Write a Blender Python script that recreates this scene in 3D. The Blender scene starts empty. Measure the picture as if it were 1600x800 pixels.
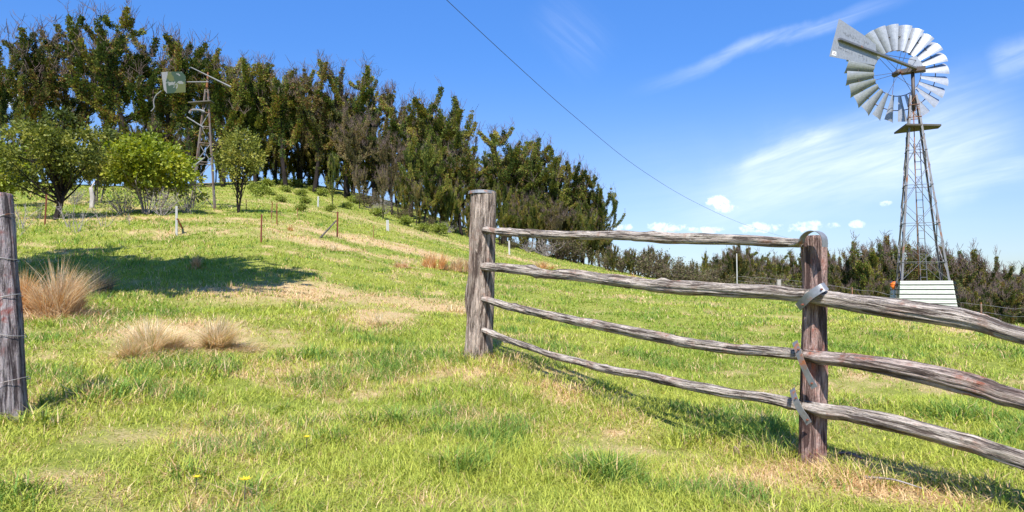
import bpy, math, random
import numpy as np
from mathutils import Vector, Matrix

scene = bpy.context.scene
COL = scene.collection
PI = math.pi
R = math.radians

# ------------------------------------------------------------------ camera
F = 1067.0                      # focal length in pixels of the 1600 px wide photograph
PITCH = R(3.0)
cam_d = bpy.data.cameras.new("camera")
cam_d.sensor_width = 36.0
cam_d.lens = 36.0 * F / 1600.0
cam_d.clip_start = 0.05
cam_d.clip_end = 20000
cam = bpy.data.objects.new("camera", cam_d)
COL.objects.link(cam)
cam.location = (0, 0, 0)
cam.rotation_euler = (R(90) + PITCH, 0, 0)
scene.camera = cam
scene.render.resolution_x, scene.render.resolution_y = 1024, 512

# ------------------------------------------------------------------ light
SUN_EL = R(50.0)
SUN_AZ = R(183.0)               # clockwise from +Y: the sun stands behind the camera
vs = scene.view_settings
vs.view_transform = 'Standard'
vs.look = 'None'
vs.exposure = 0.88
vs.gamma = 1.0
sd = bpy.data.lights.new("sun", 'SUN')
sd.energy = 4.4
sd.angle = R(0.5)
sd.color = (1.0, 0.955, 0.88)
sun = bpy.data.objects.new("sun", sd)
COL.objects.link(sun)
sdir = Vector((math.sin(SUN_AZ) * math.cos(SUN_EL), math.cos(SUN_AZ) * math.cos(SUN_EL), math.sin(SUN_EL)))
sun.rotation_euler = sdir.to_track_quat('Z', 'Y').to_euler()
sun.location = sdir * 60


def ray(px, py):
    dx, du = (px - 800) / F, (400 - py) / F
    return Vector((dx, math.cos(PITCH) - du * math.sin(PITCH), math.sin(PITCH) + du * math.cos(PITCH)))


def pt(px, py, Y):
    """the point seen at a pixel of the 1600x800 photograph, Y metres ahead"""
    d = ray(px, py)
    return d * (Y / d.y)


# ------------------------------------------------------------------ world: sky and clouds
world = bpy.data.worlds.new("World")
scene.world = world
world.use_nodes = True
wt = world.node_tree
wt.nodes.clear()


class G:
    """small helper to write node maths"""
    def __init__(self, tree):
        self.t = tree

    def n(self, kind, **kw):
        x = self.t.nodes.new(kind)
        for k, v in kw.items():
            setattr(x, k, v)
        return x

    def put(self, sock, v):
        if v is None:
            return
        if isinstance(v, bpy.types.NodeSocket):
            self.t.links.new(v, sock)
        else:
            sock.default_value = v

    def m(self, op, a, b=None, c=None, clamp=False):
        x = self.n('ShaderNodeMath', operation=op, use_clamp=clamp)
        self.put(x.inputs[0], a)
        self.put(x.inputs[1], b)
        if c is not None:
            self.put(x.inputs[2], c)
        return x.outputs[0]

    def vm(self, op, a, b=None, scale=None):
        x = self.n('ShaderNodeVectorMath', operation=op)
        self.put(x.inputs[0], a)
        self.put(x.inputs[1], b)
        if scale is not None:
            self.put(x.inputs['Scale'], scale)
        return x.outputs['Value'] if op in ('DOT_PRODUCT', 'LENGTH', 'DISTANCE') else x.outputs['Vector']

    def noise(self, vec, scale, detail=4, rough=0.55, dist=0.0):
        x = self.n('ShaderNodeTexNoise')
        self.put(x.inputs['Vector'], vec)
        x.inputs['Scale'].default_value = scale
        x.inputs['Detail'].default_value = detail
        x.inputs['Roughness'].default_value = rough
        x.inputs['Distortion'].default_value = dist
        return x.outputs['Fac']

    def mapping(self, vec, scale=(1, 1, 1), rot=(0, 0, 0), loc=(0, 0, 0)):
        x = self.n('ShaderNodeMapping')
        self.put(x.inputs['Vector'], vec)
        x.inputs['Scale'].default_value = scale
        x.inputs['Rotation'].default_value = rot
        x.inputs['Location'].default_value = loc
        return x.outputs[0]

    def ramp(self, v, a, b, lo=0.0, hi=1.0, smooth=True):
        x = self.n('ShaderNodeMapRange', interpolation_type='SMOOTHSTEP' if smooth else 'LINEAR')
        self.put(x.inputs['Value'], v)
        x.inputs['From Min'].default_value = a
        x.inputs['From Max'].default_value = b
        x.inputs['To Min'].default_value = lo
        x.inputs['To Max'].default_value = hi
        return x.outputs[0]

    def mix(self, f, a, b, blend='MIX'):
        x = self.n('ShaderNodeMix', data_type='RGBA', blend_type=blend)
        self.put(x.inputs[0], f)
        self.put(x.inputs[6], a if isinstance(a, bpy.types.NodeSocket) else (*a, 1) if len(a) == 3 else a)
        self.put(x.inputs[7], b if isinstance(b, bpy.types.NodeSocket) else (*b, 1) if len(b) == 3 else b)
        return x.outputs[2]

    def hsv(self, c, h=0.5, s=1.0, v=1.0):
        x = self.n('ShaderNodeHueSaturation')
        x.inputs['Hue'].default_value = h
        self.put(x.inputs['Saturation'], s)
        self.put(x.inputs['Value'], v)
        self.put(x.inputs['Color'], c)
        return x.outputs[0]

    def bump(self, h, strength=0.5, dist=0.02):
        x = self.n('ShaderNodeBump')
        x.inputs['Strength'].default_value = strength
        x.inputs['Distance'].default_value = dist
        self.put(x.inputs['Height'], h)
        return x.outputs[0]


g = G(wt)
sky = g.n('ShaderNodeTexSky', sky_type='NISHITA')
sky.sun_disc = False
sky.sun_elevation = SUN_EL
sky.sun_rotation = SUN_AZ
sky.altitude = 600
sky.air_density = 1.0
sky.dust_density = 0.3
sky.ozone_density = 2.5
tc = g.n('ShaderNodeTexCoord')
D = tc.outputs['Generated']
skycol = g.mix(1.0, g.hsv(sky.outputs[0], 0.505, 1.22, 1.0), (0.92, 1.0, 1.22), 'MULTIPLY')
sep = g.n('ShaderNodeSeparateXYZ')
g.put(sep.inputs[0], D)
n_big = g.noise(D, 6.0, 6, 0.6, 0.4)
n_fine = g.noise(D, 34.0, 7, 0.62, 0.3)
warp = g.m('MULTIPLY', g.m('SUBTRACT', n_big, 0.5), 0.05)
total = None


def add_cloud(v):
    global total
    total = v if total is None else g.m('ADD', total, v)


def streak(p1, p2, width, amp, feather=0.55, nz=1.0, soft=0.25):
    """a wisp of high cloud along the great circle through two directions"""
    d1, d2 = ray(*p1).normalized(), ray(*p2).normalized()
    nn = d1.cross(d2).normalized()
    mid = (d1 + d2).normalized()
    ax = (d2 - d1).normalized()
    half = (d2 - d1).length / 2
    off = g.m('ADD', g.vm('DOT_PRODUCT', D, tuple(nn)), g.m('MULTIPLY', warp, nz))
    a = g.ramp(g.m('ABSOLUTE', off), 0.0, width, 1.0, 0.0)
    al = g.m('ABSOLUTE', g.vm('DOT_PRODUCT', g.vm('SUBTRACT', D, tuple(mid)), tuple(ax)))
    b = g.ramp(al, half * feather, half, 1.0, 0.0)
    q = g.m('ADD', g.vm('DOT_PRODUCT', D, tuple(nn)), 0.0)
    cv = g.n('ShaderNodeCombineXYZ')
    g.put(cv.inputs[0], g.m('MULTIPLY', g.vm('DOT_PRODUCT', D, tuple(ax)), 5.0))
    g.put(cv.inputs[1], g.m('MULTIPLY', q, 40.0))
    cv.inputs[2].default_value = p1[0] * 0.01
    fib = g.ramp(g.noise(cv.outputs[0], 1.6, 6, 0.6, 0.8), 0.25, 0.78, soft, 1.0)
    add_cloud(g.m('MULTIPLY', g.m('MULTIPLY', g.m('MULTIPLY', a, b), fib), amp))


def puff(p, w, h, amp, lo=0.50, hi=0.72):
    """a small fair-weather cumulus around one direction"""
    d = ray(*p).normalized()
    rt = Vector((d.y, -d.x, 0)).normalized()
    up = rt.cross(d)
    u = g.m('DIVIDE', g.vm('DOT_PRODUCT', D, tuple(rt)), w / F)
    v = g.m('DIVIDE', g.vm('DOT_PRODUCT', g.vm('SUBTRACT', D, tuple(d)), tuple(up)), h / F)
    rr = g.m('ADD', g.m('MULTIPLY', u, u), g.m('MULTIPLY', v, v))
    fall = g.ramp(rr, 0.0, 1.0, 1.0, 0.0)
    s = g.m('MULTIPLY_ADD', fall, 0.40, g.m('MULTIPLY', g.m('SUBTRACT', g.noise(D, 75.0, 7, 0.65, 0.3), 0.22), 0.95))
    fr = g.m('GREATER_THAN', g.vm('DOT_PRODUCT', D, tuple(d)), 0.0)
    add_cloud(g.m('MULTIPLY', g.m('MULTIPLY', g.m('MULTIPLY', g.ramp(s, lo, hi), g.ramp(rr, 0.6, 1.0, 1.0, 0.0)), amp), fr))


streak((960, 150), (1480, -30), 0.015, 0.34, 0.25, 0.7, 0.15)
streak((1130, 272), (1330, 205), 0.022, 0.42)
streak((1080, 330), (1640, 130), 0.080, 0.42, 0.35, 1.5, 0.35)
streak((860, 330), (1760, 235), 0.13, 0.13, 0.3, 1.5, 0.55)
streak((1280, 290), (1640, 195), 0.050, 0.34, 0.4, 1.0, 0.3)
streak((1020, 330), (1420, 250), 0.060, 0.24, 0.3)
streak((1440, 300), (1640, 260), 0.030, 0.38)
streak((830, -10), (960, 110), 0.060, 0.10, 0.2)
streak((1540, 110), (1660, 70), 0.030, 0.40)
for c in ((1122, 314, 30, 17, 0.95), (1136, 326, 32, 12, 0.9), (1040, 356, 52, 17, 0.95), (975, 356, 26, 13, 0.9), (1190, 356, 60, 16, 0.95),
          (1100, 360, 50, 12, 0.9), (1258, 354, 52, 14, 0.9), (1340, 350, 18, 11, 0.9), (1384, 318, 15, 8, 0.7), (1300, 352, 22, 9, 0.75),
          (6, 150, 36, 30, 1.0)):
    puff((c[0], c[1]), c[2] * 0.85, c[3] * 0.85, c[4] * 0.8)
amt = g.m('MINIMUM', g.m('MULTIPLY', total, 0.80), 0.9)
hz_ = g.ramp(sep.outputs[2], 0.0, 0.44, 0.46, 0.98, False)
skycol = g.hsv(skycol, 0.497, g.ramp(sep.outputs[2], 0.0, 0.34, 0.80, 1.02), hz_)
cloudcol = g.mix(amt, skycol, (6.3, 6.7, 7.5))
# thin bright veil low over the horizon on the right (the photograph's sky pales there)
bg = g.n('ShaderNodeBackground')
g.put(bg.inputs['Color'], cloudcol)
bg.inputs['Strength'].default_value = 0.115
wo = g.n('ShaderNodeOutputWorld')
wt.links.new(bg.outputs[0], wo.inputs[0])


# ------------------------------------------------------------------ numpy noise
def _hash(ix, iy, iz, seed):
    h = (ix.astype(np.int64) * 374761393 + iy.astype(np.int64) * 668265263 + iz.astype(np.int64) * 2147483647 + seed * 974711) & 0xFFFFFFFF
    h = ((h ^ (h >> 13)) * 1274126177) & 0xFFFFFFFF
    h = (h ^ (h >> 16)) & 0xFFFF
    return h / 32767.5 - 1.0


def vnoise(x, y, z=None, seed=0):
    x = np.asarray(x, float)
    y = np.broadcast_to(np.asarray(y, float), x.shape)
    z = np.zeros_like(x) if z is None else np.broadcast_to(np.asarray(z, float), x.shape)
    fx, fy, fz = np.floor(x), np.floor(y), np.floor(z)
    tx, ty, tz = x - fx, y - fy, z - fz
    sx, sy, sz = tx * tx * (3 - 2 * tx), ty * ty * (3 - 2 * ty), tz * tz * (3 - 2 * tz)
    out = 0
    for a in (0, 1):
        wx = sx if a else 1 - sx
        for b in (0, 1):
            wy = sy if b else 1 - sy
            for c in (0, 1):
                wz = sz if c else 1 - sz
                out = out + wx * wy * wz * _hash(fx + a, fy + b, fz + c, seed)
    return out


def fbm(x, y, z=None, seed=0, octv=4):
    s, a, f = 0, 1.0, 1.0
    x = np.asarray(x, float)
    y = np.asarray(y, float)
    for o in range(octv):
        s = s + a * vnoise(x * f, y * f, None if z is None else np.asarray(z, float) * f, seed + o * 17)
        a *= 0.5
        f *= 2.03
    return s


# ------------------------------------------------------------------ terrain
# each column: photograph x, then (distance ahead, photograph y of the ground there)
COLS = [
    (-700, [(3, 770), (5, 620), (10, 500), (20, 410), (34, 350), (60, 310), (85, 292), (110, 300), (150, 340)]),
    (0, [(3, 790), (4.4, 654), (5.5, 600), (9.5, 500), (14, 448), (22, 384), (34, 333), (60, 291), (80, 281), (100, 285), (150, 330)]),
    (200, [(3.2, 790), (5.3, 615), (9.5, 502), (15.5, 436), (22, 384), (34, 334), (50, 311), (66, 300), (80, 294), (100, 292), (150, 330)]),
    (440, [(3.4, 770), (5, 650), (8, 545), (13, 467), (22, 385), (34, 344), (50, 321), (65, 302), (80, 286), (100, 276), (150, 310)]),
    (600, [(3.4, 780), (5, 660), (7.5, 566), (10, 515), (16, 453), (28, 399), (48, 360), (65, 337), (80, 322), (100, 308), (150, 320)]),
    (750, [(3.5, 790), (5.5, 638), (7.6, 555), (11, 508), (18, 461), (30, 423), (48, 398), (65, 381), (80, 371), (100, 362), (150, 372), (200, 420)]),
    (900, [(3.5, 795), (5, 680), (6.3, 610), (10, 529), (18, 474), (35, 438), (60, 421), (80, 412), (95, 408), (125, 412), (170, 450)]),
    (1000, [(3.5, 795), (5, 690), (6.5, 616), (10, 540), (18, 488), (35, 449), (60, 432), (78, 428), (95, 434), (130, 470), (180, 520)]),
    (1100, [(3.5, 800), (5, 690), (6.5, 620), (11, 533), (22, 480), (40, 450), (48, 446), (62, 455), (100, 488), (160, 520)]),
    (1265, [(3.4, 795), (4.2, 716), (6.5, 615), (12, 523), (22, 482), (34, 466), (42, 470), (60, 500), (100, 530), (160, 540)]),
    (1445, [(3.3, 800), (5, 668), (8, 576), (13, 520), (20, 490), (25, 488), (34, 505), (60, 545), (100, 555), (160, 550)]),
    (1600, [(3.1, 815), (5, 672), (9, 562), (14, 525), (18, 514), (21, 514), (34, 540), (60, 568), (100, 570), (160, 555)]),
    (2400, [(2.5, 890), (4, 745), (8, 595), (14, 545), (20, 540), (34, 560), (60, 575), (100, 570), (160, 555)]),
]
FAR = [(260, -34), (500, -46), (900, -48), (1500, -40), (2300, 20), (3000, 58), (3800, 50), (6000, -40)]
LR0, LR1, NLR = math.log(0.25), math.log(6000), 700
TH0, TH1, NTH = -PI, PI, 721
lr = np.linspace(LR0, LR1, NLR)
cth, cz = [], []
for px, prof in COLS:
    rs, zs = [0.25, 1.6], [-1.17, -1.17]
    for Y, py in prof:
        p = pt(px, py, Y)
        rs.append(math.hypot(p.x, p.y))
        zs.append(p.z)
    for r_, z_ in FAR:
        if r_ > rs[-1] * 1.2:
            rs.append(r_)
            zs.append(z_)
    d = ray(px, 400)
    cth.append(math.atan2(d.x, d.y))
    cz.append(np.interp(lr, np.log(rs), zs))
cth = [-PI, -1.9] + cth + [1.9, PI]
flat = np.interp(lr, np.log([0.25, 6, 30, 100, 260, 900, 2300, 3000, 6000]), [-1.17, -1.25, -2, -6, -30, -48, 20, 55, -40])
cz = [flat, flat] + cz + [flat, flat]
th = np.linspace(TH0, TH1, NTH)
cz = np.array(cz)
H = np.empty((NTH, NLR))
for j in range(NLR):
    H[:, j] = np.interp(th, cth, cz[:, j])


def smooth(A, n, axis):
    k = np.hanning(2 * n + 3)[1:-1]
    k /= k.sum()
    pad = [(0, 0), (0, 0)]
    pad[axis] = (n, n)
    B = np.pad(A, pad, mode='edge')
    out = np.zeros_like(A)
    for i, w in enumerate(k):
        out += w * (B[i:i + A.shape[0]] if axis == 0 else B[:, i:i + A.shape[1]])
    return out


H = smooth(smooth(H, 9, 0), 12, 1)


def ground(x, y):
    x = np.asarray(x, float)
    y = np.asarray(y, float)
    r = np.maximum(np.hypot(x, y), 0.2501)
    t = (np.arctan2(x, y) - TH0) / (TH1 - TH0) * (NTH - 1)
    l = (np.log(r) - LR0) / (LR1 - LR0) * (NLR - 1)
    i = np.clip(np.floor(t).astype(int), 0, NTH - 2)
    j = np.clip(np.floor(l).astype(int), 0, NLR - 2)
    a, b = np.clip(t - i, 0, 1), np.clip(l - j, 0, 1)
    z = H[i, j] * (1 - a) * (1 - b) + H[i + 1, j] * a * (1 - b) + H[i, j + 1] * (1 - a) * b + H[i + 1, j + 1] * a * b
    near = np.clip(1 - r / 200, 0, 1)
    z = z + near * (0.035 * fbm(x * 0.9, y * 0.9, seed=3, octv=3) * np.clip(r / 6, 0.4, 2.5))
    z = z + np.clip((r - 300) / 1500, 0, 1) * 22 * fbm(x * 0.002, y * 0.002, seed=8, octv=4)
    return z


def gz(x, y):
    return float(ground(np.array([x]), np.array([y]))[0])


_rr = np.exp(np.linspace(math.log(1.5), math.log(300), 4000))


def hit(px, py):
    """where the ground shows at a pixel"""
    d = ray(px, py)
    X, Y, Z = d.x / d.y * _rr, _rr, d.z / d.y * _rr
    below = Z < ground(X, Y)
    k = int(np.argmax(below)) if below.any() else 3000
    return Vector((X[k], Y[k], float(ground(X[k:k + 1], Y[k:k + 1])[0])))


def on_ground(px, Y):
    d = ray(px, 400)
    x = d.x / d.y * Y
    return Vector((x, Y, gz(x, Y)))


# dryness of the grass: noise plus patches read off the photograph (x, y, half width, half height, strength)
PATCHES = [(285, 522, 120, 34, 0.95), (60, 492, 110, 16, 0.8), (560, 468, 210, 26, 0.62), (690, 480, 70, 14, 0.5), (590, 500, 55, 24, 0.7), (430, 455, 120, 16, 0.4),
           (525, 386, 45, 9, 0.75), (660, 394, 110, 9, 0.62), (600, 384, 60, 7, 0.5), (440, 362, 40, 6, 0.4), (1210, 745, 150, 40, 0.62), (1420, 775, 120, 22, 0.75),
           (700, 785, 110, 24, 0.45), (150, 690, 150, 22, 0.10), (520, 760, 90, 14, 0.3), (240, 360, 160, 9, 0.35), (900, 700, 90, 14, 0.26), (620, 690, 80, 12, 0.3),
           (1540, 520, 60, 6, 0.3), (1270, 728, 36, 10, 0.7), (860, 415, 60, 5, 0.5), (120, 345, 140, 8, 0.35)]
_pw = []
for px, py, hw, hh, s in PATCHES:
    hh *= 0.8 if py > 480 else 0.62
    s *= 0.9 if py > 480 else 0.75
    c, a, b = hit(px, py), hit(px + hw, py), hit(px, py + hh)
    ax = max((a - c).xy.length, 0.1)
    ay = max((b - c).xy.length, 0.1)
    _pw.append((c.x, c.y, ax, ay, s, math.atan2(c.x, c.y)))


def dryness(x, y):
    n1 = fbm(x * 0.55 + 7, y * 0.55, seed=21, octv=4)
    n2 = fbm(x * 2.4, y * 2.4 + 3, seed=22, octv=3)
    n3 = fbm(x * 5.5, y * 5.5 + 9, seed=23, octv=2)
    d = 0.20 + 0.25 * n1 + 0.24 * n2 + 0.16 * n3
    for cx, cy, ax, ay, s, t in _pw:
        dx, dy = x - cx, y - cy
        u = (dx * math.cos(t) - dy * math.sin(t)) / ax
        v = (dx * math.sin(t) + dy * math.cos(t)) / ay
        q = np.sqrt(u * u + v * v) * 0.95 + 0.45 * n2 + 0.35 * n1 + 0.25 * n3
        d = d + s * np.clip(1.30 - q, 0, 1)
    return np.clip(d, 0, 1)


# ------------------------------------------------------------------ materials
def new_mat(name):
    m = bpy.data.materials.new(name)
    m.use_nodes = True
    t = m.node_tree
    t.nodes.clear()
    q = G(t)
    out = q.n('ShaderNodeOutputMaterial')
    return m, q, out


def principled(q, out, col, rough=0.8, metal=0.0, normal=None, spec=0.3):
    b = q.n('ShaderNodeBsdfPrincipled')
    q.put(b.inputs['Base Color'], col if isinstance(col, bpy.types.NodeSocket) else (*col, 1))
    q.put(b.inputs['Roughness'], rough)
    q.put(b.inputs['Metallic'], metal)
    b.inputs['Specular IOR Level'].default_value = spec
    if normal is not None:
        q.put(b.inputs['Normal'], normal)
    q.t.links.new(b.outputs[0], out.inputs[0])
    return b


def leaf_mat(name, gain=1.0, trans=0.35, var=0.12, rough=0.55, spec=0.25):
    """leaf or blade colour comes from a per-leaf attribute; a little varies from plant to plant"""
    m, q, out = new_mat(name)
    at = q.n('ShaderNodeAttribute', attribute_name='Col')
    oi = q.n('ShaderNodeObjectInfo')
    val = q.m('MULTIPLY', q.m('MULTIPLY_ADD', oi.outputs['Random'], 2 * var, 1 - var), gain)
    c = q.hsv(at.outputs['Color'], 0.5, 1.0, val)
    b = q.n('ShaderNodeBsdfPrincipled')
    q.put(b.inputs['Base Color'], c)
    b.inputs['Roughness'].default_value = rough
    b.inputs['Specular IOR Level'].default_value = spec
    tr = q.n('ShaderNodeBsdfTranslucent')
    q.put(tr.inputs['Color'], q.hsv(c, 0.492, 1.1, 1.15))
    mx = q.n('ShaderNodeMixShader')
    mx.inputs[0].default_value = trans
    q.t.links.new(b.outputs[0], mx.inputs[1])
    q.t.links.new(tr.outputs[0], mx.inputs[2])
    q.t.links.new(mx.outputs[0], out.inputs[0])
    return m


M = {}
M['grass'] = leaf_mat('grass_blades', 1.12, 0.38, 0.0, 0.6, 0.2)
M['straw'] = leaf_mat('straw_blades', 1.1, 0.42, 0.08, 0.6, 0.2)
M['euc'] = leaf_mat('eucalypt_leaves', 1.0, 0.30, 0.16, 0.6, 0.15)
M['leaf'] = leaf_mat('shrub_leaves', 1.0, 0.38, 0.05, 0.5, 0.3)


def mat_ground():
    m, q, out = new_mat('meadow_soil')
    tcn = q.n('ShaderNodeTexCoord')
    P = tcn.outputs['Object']
    at = q.n('ShaderNodeAttribute', attribute_name='dry')
    dry = at.outputs['Fac']
    n1 = q.noise(P, 1.3, 5, 0.6, 0.3)
    n2 = q.noise(P, 9.0, 5, 0.65, 0.2)
    n3 = q.noise(P, 60.0, 4, 0.7)
    nl = q.noise(P, 0.16, 4, 0.55)
    grn = q.mix(q.ramp(n2, 0.3, 0.7), (0.16, 0.20, 0.032), (0.29, 0.31, 0.065))
    grn = q.mix(q.ramp(nl, 0.4, 0.65, 0, 0.5), grn, (0.30, 0.30, 0.07))
    stw = q.mix(q.ramp(n3, 0.3, 0.7), (0.40, 0.27, 0.125), (0.62, 0.47, 0.26))
    f = q.ramp(q.m('ADD', dry, q.m('MULTIPLY', q.m('SUBTRACT', n3, 0.5), 0.5)), 0.25, 0.75)
    c = q.mix(f, grn, stw)
    at2 = q.n('ShaderNodeAttribute', attribute_name='far')
    frst = q.mix(n2, (0.03, 0.045, 0.03), (0.05, 0.06, 0.035))
    c = q.mix(at2.outputs['Fac'], c, frst)
    c = q.mix(q.ramp(n3, 0.2, 0.5, 0.35, 0), c, (0.06, 0.055, 0.02))
    h = q.m('ADD', q.m('MULTIPLY', n2, 0.5), q.m('MULTIPLY', n3, 0.5))
    principled(q, out, c, 0.95, 0, q.bump(h, 0.7, 0.06), 0.1)
    return m


M['ground'] = mat_ground()


def mat_wood(name, pale, mid, crack, red, red_amt, bumpd=0.02, gs=26):
    """weathered split timber; 'gco' is the log's own frame, squeezed along its length"""
    m, q, out = new_mat(name)
    at = q.n('ShaderNodeAttribute', attribute_name='gco')
    P = q.mapping(at.outputs['Vector'], scale=(1, 1, 0.55))
    gr = q.noise(P, gs, 6, 0.65, 0.6)
    gf = q.noise(P, gs * 3.2, 5, 0.7, 0.2)
    bl = q.noise(P, gs * 0.16, 4, 0.6, 0.3)
    pos = q.n('ShaderNodeTexCoord').outputs['Object']
    spot = q.noise(pos, 5.0, 5, 0.65, 0.5)
    fine = q.noise(pos, 70.0, 4, 0.6)
    c = q.mix(q.ramp(gf, 0.3, 0.7), mid, pale)
    c = q.mix(q.ramp(bl, 0.35, 0.7, 0, 0.55), c, pale)
    c = q.mix(q.ramp(fine, 0.4, 0.75, 0.0, 0.25), c, (0.62, 0.58, 0.52))
    rr = q.m('MULTIPLY', q.ramp(spot, 0.50, 0.66), q.ramp(gr, 0.38, 0.62))
    c = q.mix(q.m('MULTIPLY', rr, red_amt), c, red)
    ck = q.m('MAXIMUM', q.ramp(gr, 0.40, 0.49, 1.0, 0.0), q.m('MULTIPLY', q.ramp(gf, 0.34, 0.44, 1.0, 0.0), 0.75))
    c = q.mix(q.m('MULTIPLY', ck, 0.88), c, crack)
    h = q.m('ADD', q.ramp(gr, 0.36, 0.58), q.m('MULTIPLY', gf, 0.8))
    principled(q, out, c, 0.95, 0, q.bump(h, 1.0, bumpd * 1.6), 0.08)
    return m


M['rail'] = mat_wood('weathered_rail', (0.62, 0.55, 0.48), (0.39, 0.31, 0.26), (0.045, 0.028, 0.022), (0.26, 0.085, 0.040), 0.75, 0.010, 52)
M['redrail'] = mat_wood('reddish_rail', (0.57, 0.48, 0.43), (0.35, 0.245, 0.21), (0.045, 0.028, 0.024), (0.30, 0.075, 0.032), 1.0, 0.010, 52)
M['post'] = mat_wood('bark_post', (0.55, 0.45, 0.37), (0.29, 0.20, 0.16), (0.05, 0.030, 0.024), (0.27, 0.10, 0.055), 0.6, 0.018, 26)
M['post2'] = mat_wood('split_post', (0.50, 0.345, 0.30), (0.30, 0.165, 0.14), (0.05, 0.028, 0.026), (0.33, 0.10, 0.06), 1.0, 0.012, 34)
M['post3'] = mat_wood('grey_post', (0.44, 0.39, 0.40), (0.20, 0.155, 0.165), (0.035, 0.024, 0.026), (0.26, 0.06, 0.045), 1.0, 0.016, 28)


def mat_metal(name, col, rust=0.3, rough=0.45, metal=0.55, scale=6.0, rustcol=(0.22, 0.085, 0.035)):
    m, q, out = new_mat(name)
    P = q.n('ShaderNodeTexCoord').outputs['Object']
    n1 = q.noise(P, scale, 5, 0.65, 0.4)
    n2 = q.noise(P, scale * 6, 4, 0.6)
    c = q.mix(q.ramp(n2, 0.3, 0.7), tuple(x * 0.8 for x in col), col)
    rf = q.ramp(q.m('ADD', n1, q.m('MULTIPLY', n2, 0.25)), 0.86 - rust * 0.5, 1.02 - rust * 0.5)
    c = q.mix(rf, c, rustcol)
    principled(q, out, c, q.m('MULTIPLY_ADD', rf, 0.3, rough), q.m('MULTIPLY', q.m('SUBTRACT', 1.0, rf), metal), q.bump(n2, 0.15, 0.004), 0.4)
    return m


M['galv'] = mat_metal('galvanised_sheet', (0.39, 0.41, 0.445), 0.02, 0.42, 0.35, 1.5)
M['vane'] = mat_metal('dull_vane_sheet', (0.36, 0.375, 0.40), 0.04, 0.5, 0.3, 2.5)
M['steel'] = mat_metal('galvanised_angle_iron', (0.19, 0.19, 0.195), 0.36, 0.5, 0.4, 3.0)
M['rusty'] = mat_metal('rusty_steel', (0.36, 0.26, 0.20), 0.75, 0.7, 0.2, 4.0)
M['darksteel'] = mat_metal('dark_steel', (0.10, 0.085, 0.08), 0.4, 0.6, 0.3, 5.0)
M['oldiron'] = mat_metal('old_iron', (0.20, 0.165, 0.14), 0.5, 0.8, 0.1, 3.0, (0.15, 0.075, 0.045))
M['dullgalv'] = mat_metal('dull_sheet', (0.20, 0.205, 0.21), 0.25, 0.7, 0.2, 2.0)
M['redrust'] = mat_metal('red_rust', (0.24, 0.09, 0.055), 0.85, 0.8, 0.0, 6.0, (0.20, 0.065, 0.038))
M['strap'] = mat_metal('galvanised_strap', (0.25, 0.26, 0.275), 0.46, 0.5, 0.35, 9.0, (0.33, 0.12, 0.05))
M['cream'] = mat_metal('cream_sheet', (0.38, 0.415, 0.35), 0.0, 0.5, 0.05, 2.0)
M['orange'] = mat_metal('orange_paint', (0.85, 0.18, 0.02), 0.05, 0.5, 0.0, 8.0)
M['white'] = mat_metal('white_paint', (0.52, 0.52, 0.50), 0.25, 0.7, 0.0, 8.0, (0.34, 0.28, 0.22))
M['wire'] = mat_metal('fence_wire', (0.42, 0.40, 0.39), 0.4, 0.5, 0.4, 12.0)
M['cable'] = mat_metal('black_cable', (0.05, 0.05, 0.055), 0.0, 0.6, 0.0)
M['deck'] = mat_metal('old_deck_boards', (0.10, 0.09, 0.075), 0.3, 0.85, 0.0, 4.0, (0.07, 0.05, 0.03))
M['mark'] = mat_metal('worn_lettering', (0.20, 0.215, 0.25), 0.0, 0.6, 0.0)
M['emblem'] = mat_metal('emblem_white', (0.82, 0.82, 0.80), 0.0, 0.5, 0.0)
M['emblem_dark'] = mat_metal('emblem_dark', (0.20, 0.06, 0.06), 0.0, 0.5, 0.0)


def mat_camo():
    m, q, out = new_mat('patchy_vane_paint')
    P = q.n('ShaderNodeTexCoord').outputs['Object']
    n1 = q.noise(P, 1.5, 3, 0.5, 0.6)
    n2 = q.noise(q.mapping(P, loc=(5, 3, 1)), 1.9, 3, 0.5, 0.6)
    c = q.mix(q.ramp(n1, 0.48, 0.53), (0.065, 0.078, 0.022), (0.018, 0.042, 0.024))
    c = q.mix(q.ramp(n2, 0.60, 0.63), c, (0.15, 0.16, 0.15))
    principled(q, out, c, 0.6, 0.0, None, 0.3)
    return m


M['camo'] = mat_camo()


def mat_bark(name, a, b, scale=4.0):
    m, q, out = new_mat(name)
    P = q.mapping(q.n('ShaderNodeTexCoord').outputs['Object'], scale=(1, 1, 0.22))
    n1 = q.noise(P, scale, 5, 0.65, 0.5)
    n2 = q.noise(P, scale * 4, 4, 0.6)
    c = q.mix(q.ramp(q.m('ADD', q.m('MULTIPLY', n1, 0.6), q.m('MULTIPLY', n2, 0.4)), 0.35, 0.65), a, b)
    principled(q, out, c, 0.95, 0, q.bump(n2, 0.8, 0.05), 0.1)
    return m


M['charred'] = mat_bark('charred_bark', (0.012, 0.010, 0.010), (0.045, 0.036, 0.032))
M['bark'] = mat_bark('grey_bark', (0.06, 0.048, 0.042), (0.17, 0.145, 0.125))
M['palebark'] = mat_bark('pale_bark', (0.30, 0.27, 0.25), (0.52, 0.49, 0.46))
M['twig'] = mat_bark('bare_twigs', (0.085, 0.062, 0.052), (0.17, 0.128, 0.112), 2.0)
M['greytwig'] = mat_bark('grey_twigs', (0.22, 0.19, 0.185), (0.38, 0.34, 0.33), 2.0)


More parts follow.
